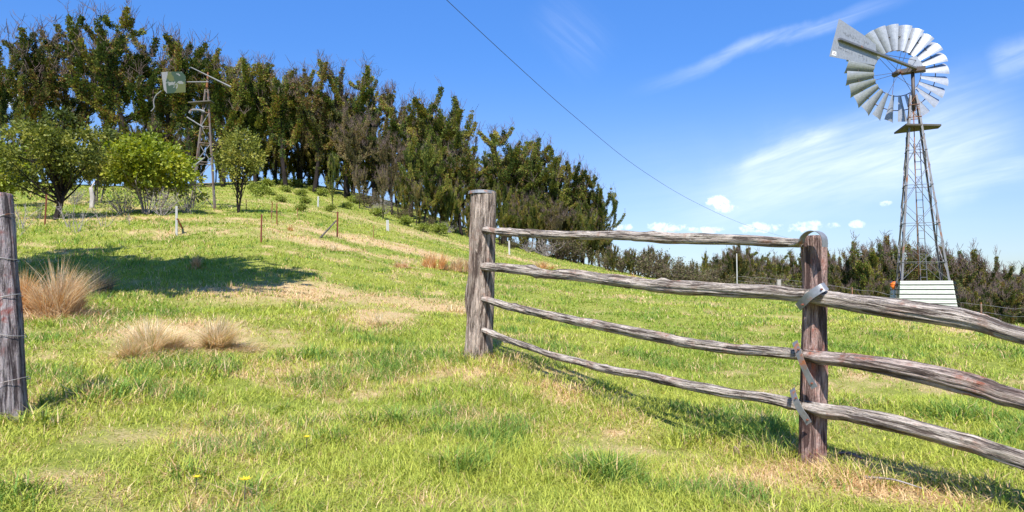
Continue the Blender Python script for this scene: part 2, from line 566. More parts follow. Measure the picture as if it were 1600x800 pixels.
# ------------------------------------------------------------------ mesh helpers
class MB:
    """collects shapes and links them as one mesh object"""
    def __init__(self):
        self.V, self.F, self.A, self.n = [], [], [], 0

    def add(self, V, Fc, A=None):
        V = np.asarray(V, float).reshape(-1, 3)
        self.V.append(V)
        self.F += [tuple(int(i) + self.n for i in f) for f in Fc]
        self.A.append(np.zeros_like(V) if A is None else np.asarray(A, float))
        self.n += len(V)

    def box(self, c, s, rot=None):
        v = np.array([(x, y, z) for x in (-.5, .5) for y in (-.5, .5) for z in (-.5, .5)]) * np.array(s)
        if rot is not None:
            v = v @ np.array(rot.to_3x3()).T
        self.add(v + np.array(c), [(0, 1, 3, 2), (4, 6, 7, 5), (0, 4, 5, 1), (2, 3, 7, 6), (0, 2, 6, 4), (1, 5, 7, 3)])

    def bar(self, a, b, w, t=None, up=(0, 0, 1)):
        a, b = Vector(a), Vector(b)
        z = (b - a).normalized()
        u = Vector(up)
        x = u.cross(z)
        if x.length < 1e-3:
            x = Vector((1, 0, 0)).cross(z)
        x.normalize()
        y = z.cross(x)
        t = w if t is None else t
        v = [p + x * (sx * w / 2) + y * (sy * t / 2) for p in (a, b) for sx, sy in ((-1, -1), (1, -1), (1, 1), (-1, 1))]
        self.add([tuple(q) for q in v], [(3, 2, 1, 0), (4, 5, 6, 7), (0, 1, 5, 4), (1, 2, 6, 5), (2, 3, 7, 6), (3, 0, 4, 7)])

    def angle(self, a, b, w, t, d1, d2):
        """an L-section bar: flanges along d1 and d2"""
        a, b, d1, d2 = map(Vector, (a, b, d1, d2))
        pr = [Vector((0, 0, 0)), d1 * w, d1 * w + d2 * t, d1 * t + d2 * t, d1 * t + d2 * w, d2 * w]
        v = [tuple(p + o) for p in (a, b) for o in pr]
        self.add(v, [(5, 4, 3, 2, 1, 0), (6, 7, 8, 9, 10, 11)] + [(i, (i + 1) % 6, 6 + (i + 1) % 6, 6 + i) for i in range(6)])

    def tube(self, path, rad, n=6, caps=True, disp=None, squash=0.12):
        P = np.asarray(path, float)
        rad = np.broadcast_to(np.asarray(rad, float), (len(P),))
        T = np.gradient(P, axis=0)
        T /= np.linalg.norm(T, axis=1)[:, None] + 1e-12
        u = np.cross(T[0], (0, 0, 1.0))
        if np.linalg.norm(u) < 0.2:
            u = np.cross(T[0], (0, 1.0, 0))
        u /= np.linalg.norm(u)
        ang = np.arange(n) * 2 * PI / n
        s = np.concatenate([[0], np.cumsum(np.linalg.norm(np.diff(P, axis=0), axis=1))])
        V, A = [], []
        for i in range(len(P)):
            u = u - T[i] * u.dot(T[i])
            u /= np.linalg.norm(u)
            w = np.cross(T[i], u)
            r = np.full(n, rad[i])
            if disp is not None:
                r = r * (1 + disp(ang, s[i], i / (len(P) - 1)))
            ring = P[i] + np.outer(r * np.cos(ang), u) + np.outer(r * np.sin(ang), w)
            V.append(ring)
            A.append(np.stack([rad[i] * np.cos(ang), rad[i] * np.sin(ang), np.full(n, s[i] * squash)], 1))
        fc = [(i * n + k, i * n + (k + 1) % n, (i + 1) * n + (k + 1) % n, (i + 1) * n + k) for i in range(len(P) - 1) for k in range(n)]
        V, A = np.concatenate(V), np.concatenate(A)
        if caps:
            m0 = len(V)
            V = np.concatenate([V, P[:1], P[-1:]])
            A = np.concatenate([A, [[0, 0, 0]], [[0, 0, s[-1] * squash]]])
            L = (len(P) - 1) * n
            fc += [(m0, (k + 1) % n, k) for k in range(n)] + [(m0 + 1, L + k, L + (k + 1) % n) for k in range(n)]
        self.add(V, fc, A)

    def build(self, name, mat, parent=None, smooth=False, attr=False):
        me = bpy.data.meshes.new(name)
        V = np.concatenate(self.V) if self.V else np.zeros((0, 3))
        me.from_pydata([tuple(v) for v in V], [], self.F)
        if attr:
            at = me.attributes.new('gco', 'FLOAT_VECTOR', 'POINT')
            at.data.foreach_set('vector', np.concatenate(self.A).astype(np.float32).ravel())
        me.materials.append(mat)
        if smooth:
            me.polygons.foreach_set('use_smooth', [True] * len(me.polygons))
        me.update()
        o = bpy.data.objects.new(name, me)
        COL.objects.link(o)
        if parent is not None:
            o.parent = parent
        return o


def fast_mesh(name, V, faces_n, idx, mat, col=None, parent=None, smooth=False):
    """V (n,3); faces_n corners per face; idx flat corner indices; col per vertex (n,3)"""
    me = bpy.data.meshes.new(name)
    me.vertices.add(len(V))
    me.vertices.foreach_set('co', V.astype(np.float32).ravel())
    me.loops.add(len(idx))
    me.loops.foreach_set('vertex_index', idx.astype(np.int32))
    me.polygons.add(len(faces_n))
    st = np.concatenate([[0], np.cumsum(faces_n)[:-1]]).astype(np.int32)
    me.polygons.foreach_set('loop_start', st)
    if smooth:
        me.polygons.foreach_set('use_smooth', np.ones(len(faces_n), bool))
    if col is not None:
        ca = me.color_attributes.new('Col', 'FLOAT_COLOR', 'POINT')
        c4 = np.ones((len(V), 4), np.float32)
        c4[:, :3] = col
        ca.data.foreach_set('color', c4.ravel())
    me.materials.append(mat)
    me.update(calc_edges=True)
    o = bpy.data.objects.new(name, me)
    COL.objects.link(o)
    if parent is not None:
        o.parent = parent
    return o


def thing(name, label, cat, loc=(0, 0, 0), group=None):
    o = bpy.data.objects.new(name, None)
    o.empty_display_size = 0.3
    COL.objects.link(o)
    o.location = loc
    o['label'] = label
    o['category'] = cat
    if group:
        o['group'] = group
    return o


def tag(o, label, cat, group=None):
    o['label'] = label
    o['category'] = cat
    if group:
        o['group'] = group
    return o


def dup(root, loc, rz=0.0, sc=(1, 1, 1), label=None, group=None):
    r = root.copy()
    COL.objects.link(r)
    r.location = loc
    r.rotation_euler = (0, 0, rz)
    r.scale = sc
    if label:
        r['label'] = label
    if group:
        r['group'] = group
    for ch in KIDS.get(root.name, ()):
        c = ch.copy()
        COL.objects.link(c)
        c.parent = r
    return r


KIDS = {}


def note_kids(root):
    KIDS[root.name] = list(root.children)


# ------------------------------------------------------------------ ground sheet
def build_ground():
    ths = np.concatenate([np.linspace(-PI, -0.80, 90, endpoint=False), np.linspace(-0.80, 0.80, 520, endpoint=False), np.linspace(0.80, PI, 90)])
    rs = np.exp(np.linspace(math.log(0.3), math.log(5800), 400))
    T, Rr = np.meshgrid(ths, rs, indexing='ij')
    X, Y = Rr * np.sin(T), Rr * np.cos(T)
    Z = ground(X, Y)
    V = np.stack([X, Y, Z], -1).reshape(-1, 3)
    nt, nr = len(ths), len(rs)
    i, j = np.meshgrid(np.arange(nt - 1), np.arange(nr - 1), indexing='ij')
    a = (i * nr + j).ravel()
    idx = np.stack([a, a + 1, a + nr + 1, a + nr], 1).ravel()[:]
    idx = idx.reshape(-1, 4)[:, ::-1].ravel()
    o = fast_mesh('ground', V, np.full(len(a), 4), idx, M['ground'], smooth=True)
    me = o.data
    dr = dryness(X.ravel(), Y.ravel()) * np.clip(1.3 - Rr.ravel() / 160, 0, 1)
    at = me.attributes.new('dry', 'FLOAT', 'POINT')
    at.data.foreach_set('value', dr.astype(np.float32))
    fr = np.clip((Rr.ravel() - 170) / 120, 0, 1)
    at = me.attributes.new('far', 'FLOAT', 'POINT')
    at.data.foreach_set('value', fr.astype(np.float32))
    o['kind'] = 'structure'
    return o


build_ground()


# ------------------------------------------------------------------ post and rail fence
P1, P2, P3 = Vector((0, 0, 0)), Vector((0, 0, 0)), Vector((0, 0, 0))
P1 = pt(748, 555, 7.6)
P2 = pt(1266, 716, 4.2)
FD = Vector((P2.x - P1.x, P2.y - P1.y, 0)).normalized()
P3 = Vector((P2.x, P2.y, 0)) + FD * 2.5
FN = Vector((FD.y, -FD.x, 0))      # horizontal normal of the fence; flipped to face the camera
if FN.dot(Vector((0, -1, 0))) < 0:
    FN = -FN


def fence_pt(px, py, off=0.0):
    d = ray(px, py)
    base = P1 + FN * off
    k = FN.dot(base) / FN.dot(d)
    return d * k


def rail_disp(seed, amp=0.10, ridge=0.10):
    kr = random.Random(seed)
    knots = [(kr.uniform(0.2, 4.0), kr.uniform(0, 6.28), kr.uniform(0.025, 0.06), kr.uniform(0.2, 0.42)) for _ in range(7)]
    steps = [(kr.uniform(0.3, 3.8), kr.uniform(0, 6.28), kr.uniform(0.15, 0.5)) for _ in range(6)]

    def f(ang, s, t):
        c, sn = np.cos(ang), np.sin(ang)
        a = ridge * vnoise(c * 2.6 + seed, sn * 2.6, np.full_like(ang, s * 1.3), seed)
        a = a + 0.07 * vnoise(c * 6 + seed, sn * 6, np.full_like(ang, s * 3.0), seed + 1)
        cr = 1 - np.abs(vnoise(c * 3.4, sn * 3.4 + seed, np.full_like(ang, s * 0.9), seed + 7))
        a = a - 0.16 * np.clip(cr - 0.86, 0, 1) / 0.14
        a = a + 0.05 * vnoise(c * 12, sn * 12 + seed, np.full_like(ang, s * 4.0), seed + 2)
        for s0, a0, w_, h_ in knots:
            dd = np.abs((ang - a0 + PI) % (2 * PI) - PI)
            a = a + h_ * np.exp(-((s - s0) / w_) ** 2 - (dd / 0.5) ** 2)
        for s0, a0, l_ in steps:
            dd = np.abs((ang - a0 + PI) % (2 * PI) - PI)
            a = a - 0.13 * (dd < 0.75) * (s0 < s < s0 + l_)
        a = a + amp * vnoise(c * 0.8, sn * 0.8 + seed, np.full_like(ang, s * 4.5), seed + 3)
        return a
    return f


def catmull(pts, n):
    P = np.asarray(pts, float)
    P = np.vstack([2 * P[0] - P[1], P, 2 * P[-1] - P[-2]])
    out = []
    m = len(P) - 3
    for q in np.linspace(0, m - 1e-6, n):
        i = int(q)
        t = q - i
        a, b, c, d = P[i:i + 4]
        out.append(0.5 * ((2 * b) + (c - a) * t + (2 * a - 5 * b + 4 * c - d) * t * t + (3 * b - a - 3 * c + d) * t ** 3))
    return np.array(out)


fence = thing('post_and_rail_fence', 'weathered grey timber post and rail fence with rough log rails and metal straps', 'fence', (P1.x, P1.y, gz(P1.x, P1.y)))
FO = np.array(fence.location)


def rail(pix, seed, mat, ext=None, off=0.0):
    P, rad = [], []
    for px, py, w in pix:
        p = fence_pt(px, py, off)
        P.append(p)
        rad.append(w / F * p.y / 2 * (0.93 if seed > 40 else 1.0))
    if ext is not None:
        e = P[-1] + (P[-1] - P[-3]).normalized() * ((Vector((P3.x, P3.y, 0)) - P[-1]).xy.length)
        e = Vector((P3.x + FN.x * off, P3.y + FN.y * off, max(e.z, ext[2] - 0.1)))
        P.append(P[-1].lerp(e, 0.5))
        P.append(e)
        rad += [rad[-1], rad[-1] * 0.98]
    L = sum((P[i + 1] - P[i]).length for i in range(len(P) - 1))
    n = int(L / 0.03)
    C = catmull([(*p, r) for p, r in zip(P, rad)], n)
    C[:, 2] += 0.006 * fbm(np.linspace(0, L * 2.2, n), np.full(n, seed * 3.1), seed=seed, octv=3)
    C[:, 3] *= 1 + 0.06 * fbm(np.linspace(0, L * 3.0, n), np.full(n, seed * 5.1), seed=seed + 9, octv=3)
    b = MB()
    b.tube(C[:, :3] - FO, C[:, 3] * 0.93, 44, True, rail_disp(seed))
    return b.build('rail', mat, fence, True, True)


R1 = [(757, 360, 11), (790, 363, 14), (850, 366, 14), (900, 368, 15), (1000, 370, 18), (1100, 373, 19), (1200, 376, 18), (1254, 378, 14)]
R2 = [(753, 416, 14), (800, 421, 16), (850, 427, 17), (900, 431, 18), (960, 439, 21), (1000, 445, 21), (1060, 449, 22), (1130, 453, 23), (1200, 458, 23), (1262, 462, 24)]
R3 = [(752, 466, 11), (800, 480, 13), (850, 491, 14), (920, 505, 16), (1000, 521, 17), (1080, 535, 18), (1160, 546, 19), (1258, 554, 20)]
R4 = [(753, 516, 10), (800, 533, 10), (860, 555, 12), (930, 573, 13), (1000, 586, 15), (1080, 602, 16), (1160, 617, 17), (1256, 634, 19)]
for k, r_ in enumerate((R1, R2, R3, R4)):
    rail(r_, 11 + k * 7, M['rail'], None, 0.02)
S1 = [(1262, 462, 24), (1290, 467, 28), (1330, 472, 31), (1400, 482, 35), (1480, 496, 36), (1540, 508, 34), (1600, 525, 34)]
S2 = [(1258, 554, 20), (1290, 560, 24), (1330, 564, 27), (1400, 575, 32), (1480, 593, 35), (1540, 608, 35), (1600, 626, 35)]
S3 = [(1256, 634, 19), (1290, 642, 25), (1330, 648, 28), (1400, 663, 31), (1500, 690, 34), (1600, 720, 35)]
for k, (r_, ze, mt) in enumerate(((S1, -0.36, 'rail'), (S2, -0.66, 'redrail'), (S3, -0.90, 'rail'))):
    rail(r_, 51 + k * 7, M[mt], (P3.x, P3.y, ze), 0.045)


def post_mesh(base, top, w0, w1, seed, sq=0.0, chunk=0.05, n=48, hs=90, notch=(), splitside=None, deep=0.35):
    """an upright log: sq squares it off; chunk = depth of bark plates; notches cut its right side"""
    base, top = np.array(base), np.array(top)
    b0 = base - np.array([0, 0, deep])
    L = np.linalg.norm(top - b0)
    P = np.linspace(b0, top, hs)
    P[:, 0] += 0.012 * np.sin(np.linspace(0, 3.0, hs) + seed)
    rad = np.linspace(w0, w1, hs) / 2
    rad = np.concatenate([rad, [rad[-1] * 0.9, rad[-1] * 0.55]])
    P = np.vstack([P, P[-1] + (0, 0, 0.008), P[-1] + (0, 0, 0.012)])

    def f(ang, s, t):
        c, sn = np.cos(ang), np.sin(ang)
        se = (np.abs(c) ** 4 + np.abs(sn) ** 4) ** (-0.25) - 1.0
        a = sq * se
        side = 1.0 if splitside is None else np.clip(0.5 + 1.5 * np.cos(ang - splitside), 0.12, 1)
        ch = vnoise(c * 3.2 + seed, sn * 3.2, np.full_like(ang, s * 3.0), seed)
        ch = np.clip(ch * 2.5, -1, 1)
        a = a + chunk * side * ch
        a = a + 0.55 * chunk * side * vnoise(c * 8, sn * 8 + seed, np.full_like(ang, s * 7.0), seed + 2)
        a = a + 0.035 * vnoise(c * 11 + seed, sn * 11, np.full_like(ang, s * 1.2), seed + 5)
        a = a - 0.09 * np.clip(vnoise(c * 4 + 3, sn * 4 + seed, np.full_like(ang, s * 0.5), seed + 6) - 0.45, 0, 1) * 2
        return a
    b = MB()
    b.tube(P - FO, rad, n, True, f, 0.16)
    return b


# gate post at the far end of the rails, with a thin metal cap
T1 = pt(753, 301, 7.6)
post_mesh(P1, T1, 0.315, 0.29, 5, 0.10, 0.10, 72, 170, splitside=-0.9).build('post', M['post'], fence, True, True)
b = MB()
seg = 28
cc = np.array(T1) - FO
ring = [cc + (0.152 * math.cos(a), 0.152 * math.sin(a), 0.012) for a in np.arange(seg) * 2 * PI / seg]
ring2 = [cc + (0.156 * math.cos(a), 0.156 * math.sin(a), -0.022) for a in np.arange(seg) * 2 * PI / seg]
b.add(ring + ring2 + [cc + (0, 0, 0.024)], [(k, seg + k, seg + (k + 1) % seg, (k + 1) % seg) for k in range(seg)] + [(2 * seg, k, (k + 1) % seg) for k in range(seg)])
b.build('post_cap', M['strap'], fence)
# middle post, split timber, hollow weathered top
T2 = pt(1270, 371, 4.2)
post_mesh(P2, T2, 0.158, 0.138, 31, 0.16, 0.05, 48, 110).build('post', M['post2'], fence, True, True)
# further post of the same line, just outside the picture
P3g = Vector((P3.x, P3.y, gz(P3.x, P3.y)))
post_mesh(P3g, P3g + Vector((0.01, 0, 1.3)), 0.16, 0.14, 77, 0.12, 0.05, 32, 60).build('post', M['post2'], fence, True, True)


def ribbon(name, pts, w, side, mat, thick=0.003, parent=None, org=None):
    """a bent metal strip along pts; side = direction of its width"""
    b = MB()
    P = catmull([tuple(p) for p in pts], max(10, 5 * len(pts))) - org
    if side is None:
        side = (Vector(pts[-1]) - Vector(pts[0])).cross(FN)
    sdv = np.array(Vector(side).normalized()) * w / 2
    T = np.gradient(P, axis=0)
    T /= np.linalg.norm(T, axis=1)[:, None]
    N = np.cross(T, sdv / np.linalg.norm(sdv))
    V = []
    for p, nn in zip(P, N):
        V += [p - sdv - nn * thick / 2, p + sdv - nn * thick / 2, p + sdv + nn * thick / 2, p - sdv + nn * thick / 2]
    fc = []
    for i in range(len(P) - 1):
        for k in range(4):
            fc.append((i * 4 + k, i * 4 + (k + 1) % 4, i * 4 + 4 + (k + 1) % 4, i * 4 + 4 + k))
    L = (len(P) - 1) * 4
    fc += [(3, 2, 1, 0), (L, L + 1, L + 2, L + 3)]
    b.add(V, fc)
    return b.build(name, mat, parent)


def fp2(px, py, off):
    return fence_pt(px, py, off)


# straps that tie the rails to the middle post
ribbon('strap', [fp2(1247, 480, 0.100), fp2(1257, 470, 0.128), fp2(1268, 460, 0.138), fp2(1284, 450, 0.115), fp2(1291, 447, 0.07)], 0.052, None, M['strap'], 0.004, fence, FO)
ribbon('strap', [fp2(1242, 534, 0.060), fp2(1246, 546, 0.125), fp2(1253, 566, 0.128), fp2(1262, 586, 0.112), fp2(1273, 606, 0.105)], 0.040, None, M['strap'], 0.004, fence, FO)
ribbon('strap', [fp2(1238, 608, 0.060), fp2(1241, 620, 0.125), fp2(1250, 640, 0.125), fp2(1259, 653, 0.112), fp2(1264, 662, 0.104)], 0.042, None, M['strap'], 0.004, fence, FO)
ribbon('strap', [fp2(1236, 384, 0.055), fp2(1250, 380, 0.085), fp2(1255, 370, 0.09), fp2(1263, 363, 0.09), fp2(1272, 361, 0.088), fp2(1282, 364, 0.085), fp2(1288, 372, 0.085), fp2(1289, 386, 0.08)],
       0.055, tuple(FN), M['strap'], 0.004, fence, FO)


for px_, py_, of_ in ((1253, 476, 0.137), (1283, 452, 0.128), (1247, 546, 0.138), (1268, 599, 0.116), (1243, 622, 0.136), (1261, 656, 0.118)):
    b = MB()
    c_ = fence_pt(px_, py_, of_) - Vector(FO)
    b.tube([c_ - FN * 0.012, c_ + FN * 0.004], [0.006, 0.005], 8)
    b.build('nail', M['redrust'], fence)


# ------------------------------------------------------------------ leaning post at the left edge, wrapped in wire
LB, LT = pt(15, 655, 4.4), pt(2, 304, 4.4)
lp = thing('fence_post', 'leaning grey timber fence post wrapped in wire, standing alone at the picture edge', 'post', (LB.x, LB.y, gz(LB.x, LB.y)))
FO_old = FO
FO = np.array(lp.location)
post_mesh((LB.x, LB.y, LB.z), LT, 0.245, 0.118, 63, 0.08, 0.085, 48, 110, splitside=-0.9).build('log', M['post3'], lp, True, True)
for py, tilt in ((345, 0.03), (405, -0.02), (470, 0.025), (522, -0.03), (600, 0.03)):
    t = (655 - py) / (655 - 304)
    c = LB.lerp(LT, t)
    rr_ = (0.245 * (1 - t) + 0.118 * t) / 2 * 1.06
    b = MB()
    a = np.linspace(0, 2 * PI * 1.02, 40)
    b.tube(np.stack([c.x + rr_ * np.cos(a), c.y + rr_ * np.sin(a), c.z + tilt * np.cos(a) + 0.012 * a / 6], 1) - FO, 0.0022, 5)
    b.build('wire_band', M['wire'], lp, True)
FO = FO_old


# ------------------------------------------------------------------ windmill
def vpt_plane(px, py, p0, nrm):
    d = ray(px, py)
    return d * (Vector(nrm).dot(Vector(p0)) / Vector(nrm).dot(d))


WB = pt(1443, 488, 20.0)
WTp = pt(1427, 150, 20.0)
wm = thing('windmill', 'tall silver farm windmill on a lattice tower with a cream sheeted base', 'windmill', tuple(WB))
O = np.array(WB)
az = math.atan2(WB.x, WB.y)
vv = Vector((math.sin(az), math.cos(az), 0))
rv = Vector((math.cos(az), -math.sin(az), 0))
PSI = R(-8)
ex = rv * math.cos(PSI) - vv * math.sin(PSI)
ey = vv * math.cos(PSI) + rv * math.sin(PSI)


def tower_pt(t, sx, sy, WB=WB, WT=WTp, w0=0.69, w1=0.10):
    w = w0 + (w1 - w0) * t
    return WB.lerp(WT, t) + ex * (sx * w) + ey * (sy * w)


def tt(py):
    return (488 - py) / (488 - 150)


OV = Vector(O)
for sx in (-1, 1):
    for sy in (-1, 1):
        b = MB()
        b.angle(tower_pt(-0.04, sx, sy) - OV, tower_pt(1.0, sx, sy) - OV, 0.052, 0.010, -ex * sx, -ey * sy)
        b.build('tower_leg', M['steel'], wm)
nodes = [tt(440), tt(380), tt(321), tt(261), tt(212)]
faces = [((-1, -1), (1, -1)), ((1, -1), (1, 1)), ((1, 1), (-1, 1)), ((-1, 1), (-1, -1))]
for k in range(4):
    ta, tb = nodes[k], nodes[k + 1]
    tm = (ta * 0.52 + tb * 0.48)
    for (a, c) in faces:
        b = MB()
        b.bar(tower_pt(tm, *a) - OV, tower_pt(tm, *c) - OV, 0.035, 0.012)
        b.build('cross_bar', M['steel'], wm)
        b = MB()
        b.bar(tower_pt(ta, *a) - OV, tower_pt(tb, *c) - OV, 0.026, 0.010)
        b.bar(tower_pt(ta, *c) - OV + ey * 0.012, tower_pt(tb, *a) - OV + ey * 0.012, 0.026, 0.010)
        b.build('cross_brace', M['steel'], wm)
for k, ty in enumerate((185, 165)):
    for (a, c) in faces:
        b = MB()
        b.bar(tower_pt(tt(ty), *a) - OV, tower_pt(tt(ty), *c) - OV, 0.03, 0.012)
        b.bar(tower_pt(tt(ty), *a) - OV, tower_pt(tt(ty - 18), *c) - OV, 0.02, 0.010)
        b.build('cross_bar', M['rusty'], wm)
# ladder up the middle of the tower
b = MB()
for s in (-1, 1):
    b.bar(tower_pt(tt(488), 0, 0) + ex * (s * 0.08) + rv * 0.05 - OV, tower_pt(tt(225), 0, 0) + ex * (s * 0.08) + rv * 0.03 - OV, 0.018, 0.018)
for k in range(22):
    t = tt(482) + (tt(230) - tt(482)) * k / 21
    q = tower_pt(t, 0, 0) + rv * 0.045 - OV
    b.bar(q - ex * 0.08, q + ex * 0.08, 0.014, 0.014)
b.build('ladder', M['steel'], wm)
b = MB()
b.tube([tower_pt(-0.02, 0, 0) - OV - ex * 0.10, tower_pt(1.05, 0, 0) - OV], 0.014, 8)
b.build('pump_rod', M['rusty'], wm, True)
b = MB()
b.tube([tower_pt(-0.02, -0.9, -0.2) - OV, tower_pt(0.6, -0.9, -0.2) - OV, tower_pt(0.86, -0.8, -0.2) - OV], 0.016, 8)
b.build('riser_pipe', M['rusty'], wm, True)
# cream ribbed sheeting round the base of the tower
SB, STp = tt(496), tt(440)
b = MB()
prof = []
nr = 8
for k in range(nr):
    for q, o in ((0.0, -0.01), (0.24, -0.01), (0.25, 0.085), (0.58, 0.074), (0.62, 0.080), (0.999, 0.066)):
        prof.append(((k + q) / nr, o))
prof.append((1.0, -0.01))
for (a, c) in faces:
    V = []
    out = (ex * (a[0] + c[0]) / 2 + ey * (a[1] + c[1]) / 2)
    for t, o in prof:
        tq = SB + (STp - SB) * t
        pa, pc = tower_pt(tq, a[0] * 1.06, a[1] * 1.06), tower_pt(tq, c[0] * 1.06, c[1] * 1.06)
        for q in (pa, pc):
            V.append(tuple(q + out * (o + 0.01) - OV))
    for t, o in prof:
        tq = SB + (STp - SB) * t
        pa, pc = tower_pt(tq, a[0] * 1.06, a[1] * 1.06), tower_pt(tq, c[0] * 1.06, c[1] * 1.06)
        for q in (pa, pc):
            V.append(tuple(q + out * (o + 0.004) - OV))
    m = len(prof) * 2
    fc = [(2 * i, 2 * i + 1, 2 * i + 3, 2 * i + 2) for i in range(len(prof) - 1)]
    fc += [(m + 2 * i, m + 2 * i + 2, m + 2 * i + 3, m + 2 * i + 1) for i in range(len(prof) - 1)]
    b.add(V, fc)
b.build('base_sheeting', M['cream'], wm)
b = MB()
pp = pt(1397, 447, 20.0) - OV
for z0, r0, z1, r1 in ((-0.09, 0.05, 0.02, 0.10), (0.02, 0.10, 0.09, 0.09), (0.09, 0.09, 0.13, 0.03)):
    b.tube([pp + Vector((0, 0, z0)), pp + Vector((0, 0, z1))], [r0, r1], 14)
b.build('pump_cap', M['orange'], wm, True)
b = MB()
b.tube([pp + Vector((0, 0, -0.85)), pp + Vector((0, 0, -0.06))], 0.035, 10)
b.build('pump_pipe', M['white'], wm, True)
# working platform under the wheel: picked on one level plane
zp = pt(1430, 199, 20).z
corn = []
for px, py in ((1397, 209.5), (1416, 195.5), (1471, 196.5), (1466, 201)):
    d = ray(px, py)
    corn.append(d * (zp / d.z) - OV)
b = MB()
v = [tuple(c) for c in corn] + [tuple(c + Vector((0, 0, 0.05))) for c in corn]
b.add(v, [(3, 2, 1, 0), (4, 5, 6, 7)] + [(i, (i + 1) % 4, 4 + (i + 1) % 4, 4 + i) for i in range(4)])
b.build('platform', M['deck'], wm)
# mast and gear head
mt = pt(1426, 113, 20.0)
b = MB()
b.tube([tower_pt(0.93, 0, 0) - OV, mt - OV + Vector((0, 0, -0.02))], 0.050, 10)
b.build('mast', M['darksteel'], wm, True)
NW = vv * math.cos(R(28)) - rv * math.sin(R(28))          # wheel axis, pointing to the wheel
hub = pt(1401.5, 114.5, 20.0 + 0.62)
b = MB()
hd = mt - OV + Vector((0, 0, 0.05))
rotm = Matrix((rv, vv, Vector((0, 0, 1)))).transposed().to_4x4()
b.box(hd + rv * 0.02, (0.62, 0.26, 0.12), rotm)
b.box(hd + rv * 0.02 + vv * 0.03 + Vector((0, 0, 0.05)), (0.34, 0.22, 0.10), rotm)
b.build('gear_head', M['darksteel'], wm)
b = MB()
# rounded sheet-metal hood over the gears
hp = [(-0.20, 0.0), (-0.19, 0.22), (-0.14, 0.32), (-0.04, 0.35), (0.04, 0.33), (0.14, 0.16), (0.20, 0.0)]
V = []
for dy in (-0.13, 0.13):
    for x, z in hp:
        V.append(tuple(hd + rv * (x + 0.08) + vv * (0.05 + dy) + Vector((0, 0, z + 0.06))))
nh = len(hp)
b.add(V, [tuple(range(nh)), tuple(range(2 * nh - 1, nh - 1, -1))] + [(i, i + nh, i + nh + 1, i + 1) for i in range(nh - 1)])
b.build('hood', M['galv'], wm)
b = MB()
b.tube([hd - OV * 0, hub - OV], [0.055, 0.05], 12)
b.build('wheel_shaft', M['redrust'], wm, True)
# the wheel: rims, spokes and hub as one mesh, each blade its own sub-part
wu = NW.cross(Vector((0, 0, 1))).normalized()
wup = wu.cross(NW).normalized()
RW = 1.52


def wp(r, a, ax=0.0):
    return hub - OV + wu * (r * math.cos(a)) + wup * (r * math.sin(a)) + NW * ax


b = MB()
b.tube([wp(0, 0, -0.16), wp(0, 0, 0.16)], [0.085, 0.085], 14)
for rr_, ax, w_ in ((0.47 * RW, 0.0, 0.013), (0.76 * RW, 0.02, 0.014)):
    a = np.linspace(0, 2 * PI, 97)
    b.tube([wp(rr_, q, ax) for q in a], w_, 6, False)
for k in range(6):
    a = k * PI / 3 + 0.2
    for s in (-1, 1):
        b.tube([wp(0.07, a, 0.13 * s), wp(0.47 * RW, a + 0.10 * s, 0), wp(0.76 * RW, a + 0.10 * s, 0.02)], 0.007, 5)
wheel = b.build('wheel', M['darksteel'], wm, True)
wheel['label'] = 'rims and spokes with a ring of curved silver blades'


def blade_mesh():
    """one curved vane about the wheel's centre, along +x (radius), thick, twisted by its pitch"""
    V, fc = [], []
    n1, n2 = 7, 8
    for side in (0, 1):
        for i in range(n1):
            t = i / (n1 - 1)
            r = RW * (0.46 + 0.54 * t)
            ch = RW * (0.135 + 0.165 * t)
            pitch = -R(44 - 14 * t)
            for j in range(n2):
                u = j / (n2 - 1) - 0.5
                camb = 0.15 * ch * (1 - 4 * u * u) - 0.1 * ch
                y = u * ch * math.cos(pitch) - camb * math.sin(pitch) * 1
                z = -u * ch * math.sin(pitch) - camb * math.cos(pitch)
                V.append((math.sqrt(max(r * r - (y * y), 0)) if i else r, y, z + side * 0.004))
    m = n1 * n2
    for i in range(n1 - 1):
        for j in range(n2 - 1):
            a = i * n2 + j
            fc.append((a, a + 1, a + n2 + 1, a + n2))
            fc.append((m + a, m + a + n2, m + a + n2 + 1, m + a + 1))
    edge = [j for j in range(n2)] + [i * n2 + n2 - 1 for i in range(1, n1)] + [(n1 - 1) * n2 + j for j in range(n2 - 2, -1, -1)] + [i * n2 for i in range(n1 - 2, 0, -1)]
    for q in range(len(edge)):
        a, c = edge[q], edge[(q + 1) % len(edge)]
        fc.append((a, m + a, m + c, c))
    return V, fc


bV, bF = blade_mesh()
bme = bpy.data.meshes.new('blade')
bme.from_pydata(bV, [], bF)
bme.materials.append(M['galv'])
bme.update()
WM3 = Matrix((wu, wup, NW)).transposed().to_4x4()
NBL = 24
rnd_b = random.Random(9)
for k in range(NBL):
    o = bpy.data.objects.new('blade', bme)
    COL.objects.link(o)
    o.parent = wheel
    a = 2 * PI * (k + 0.4) / NBL
    o.matrix_local = Matrix.Translation(hub - OV) @ WM3 @ Matrix.Rotation(a + rnd_b.uniform(-0.012, 0.012), 4, 'Z') @ Matrix.Rotation(rnd_b.uniform(-0.07, 0.07), 4, 'X')
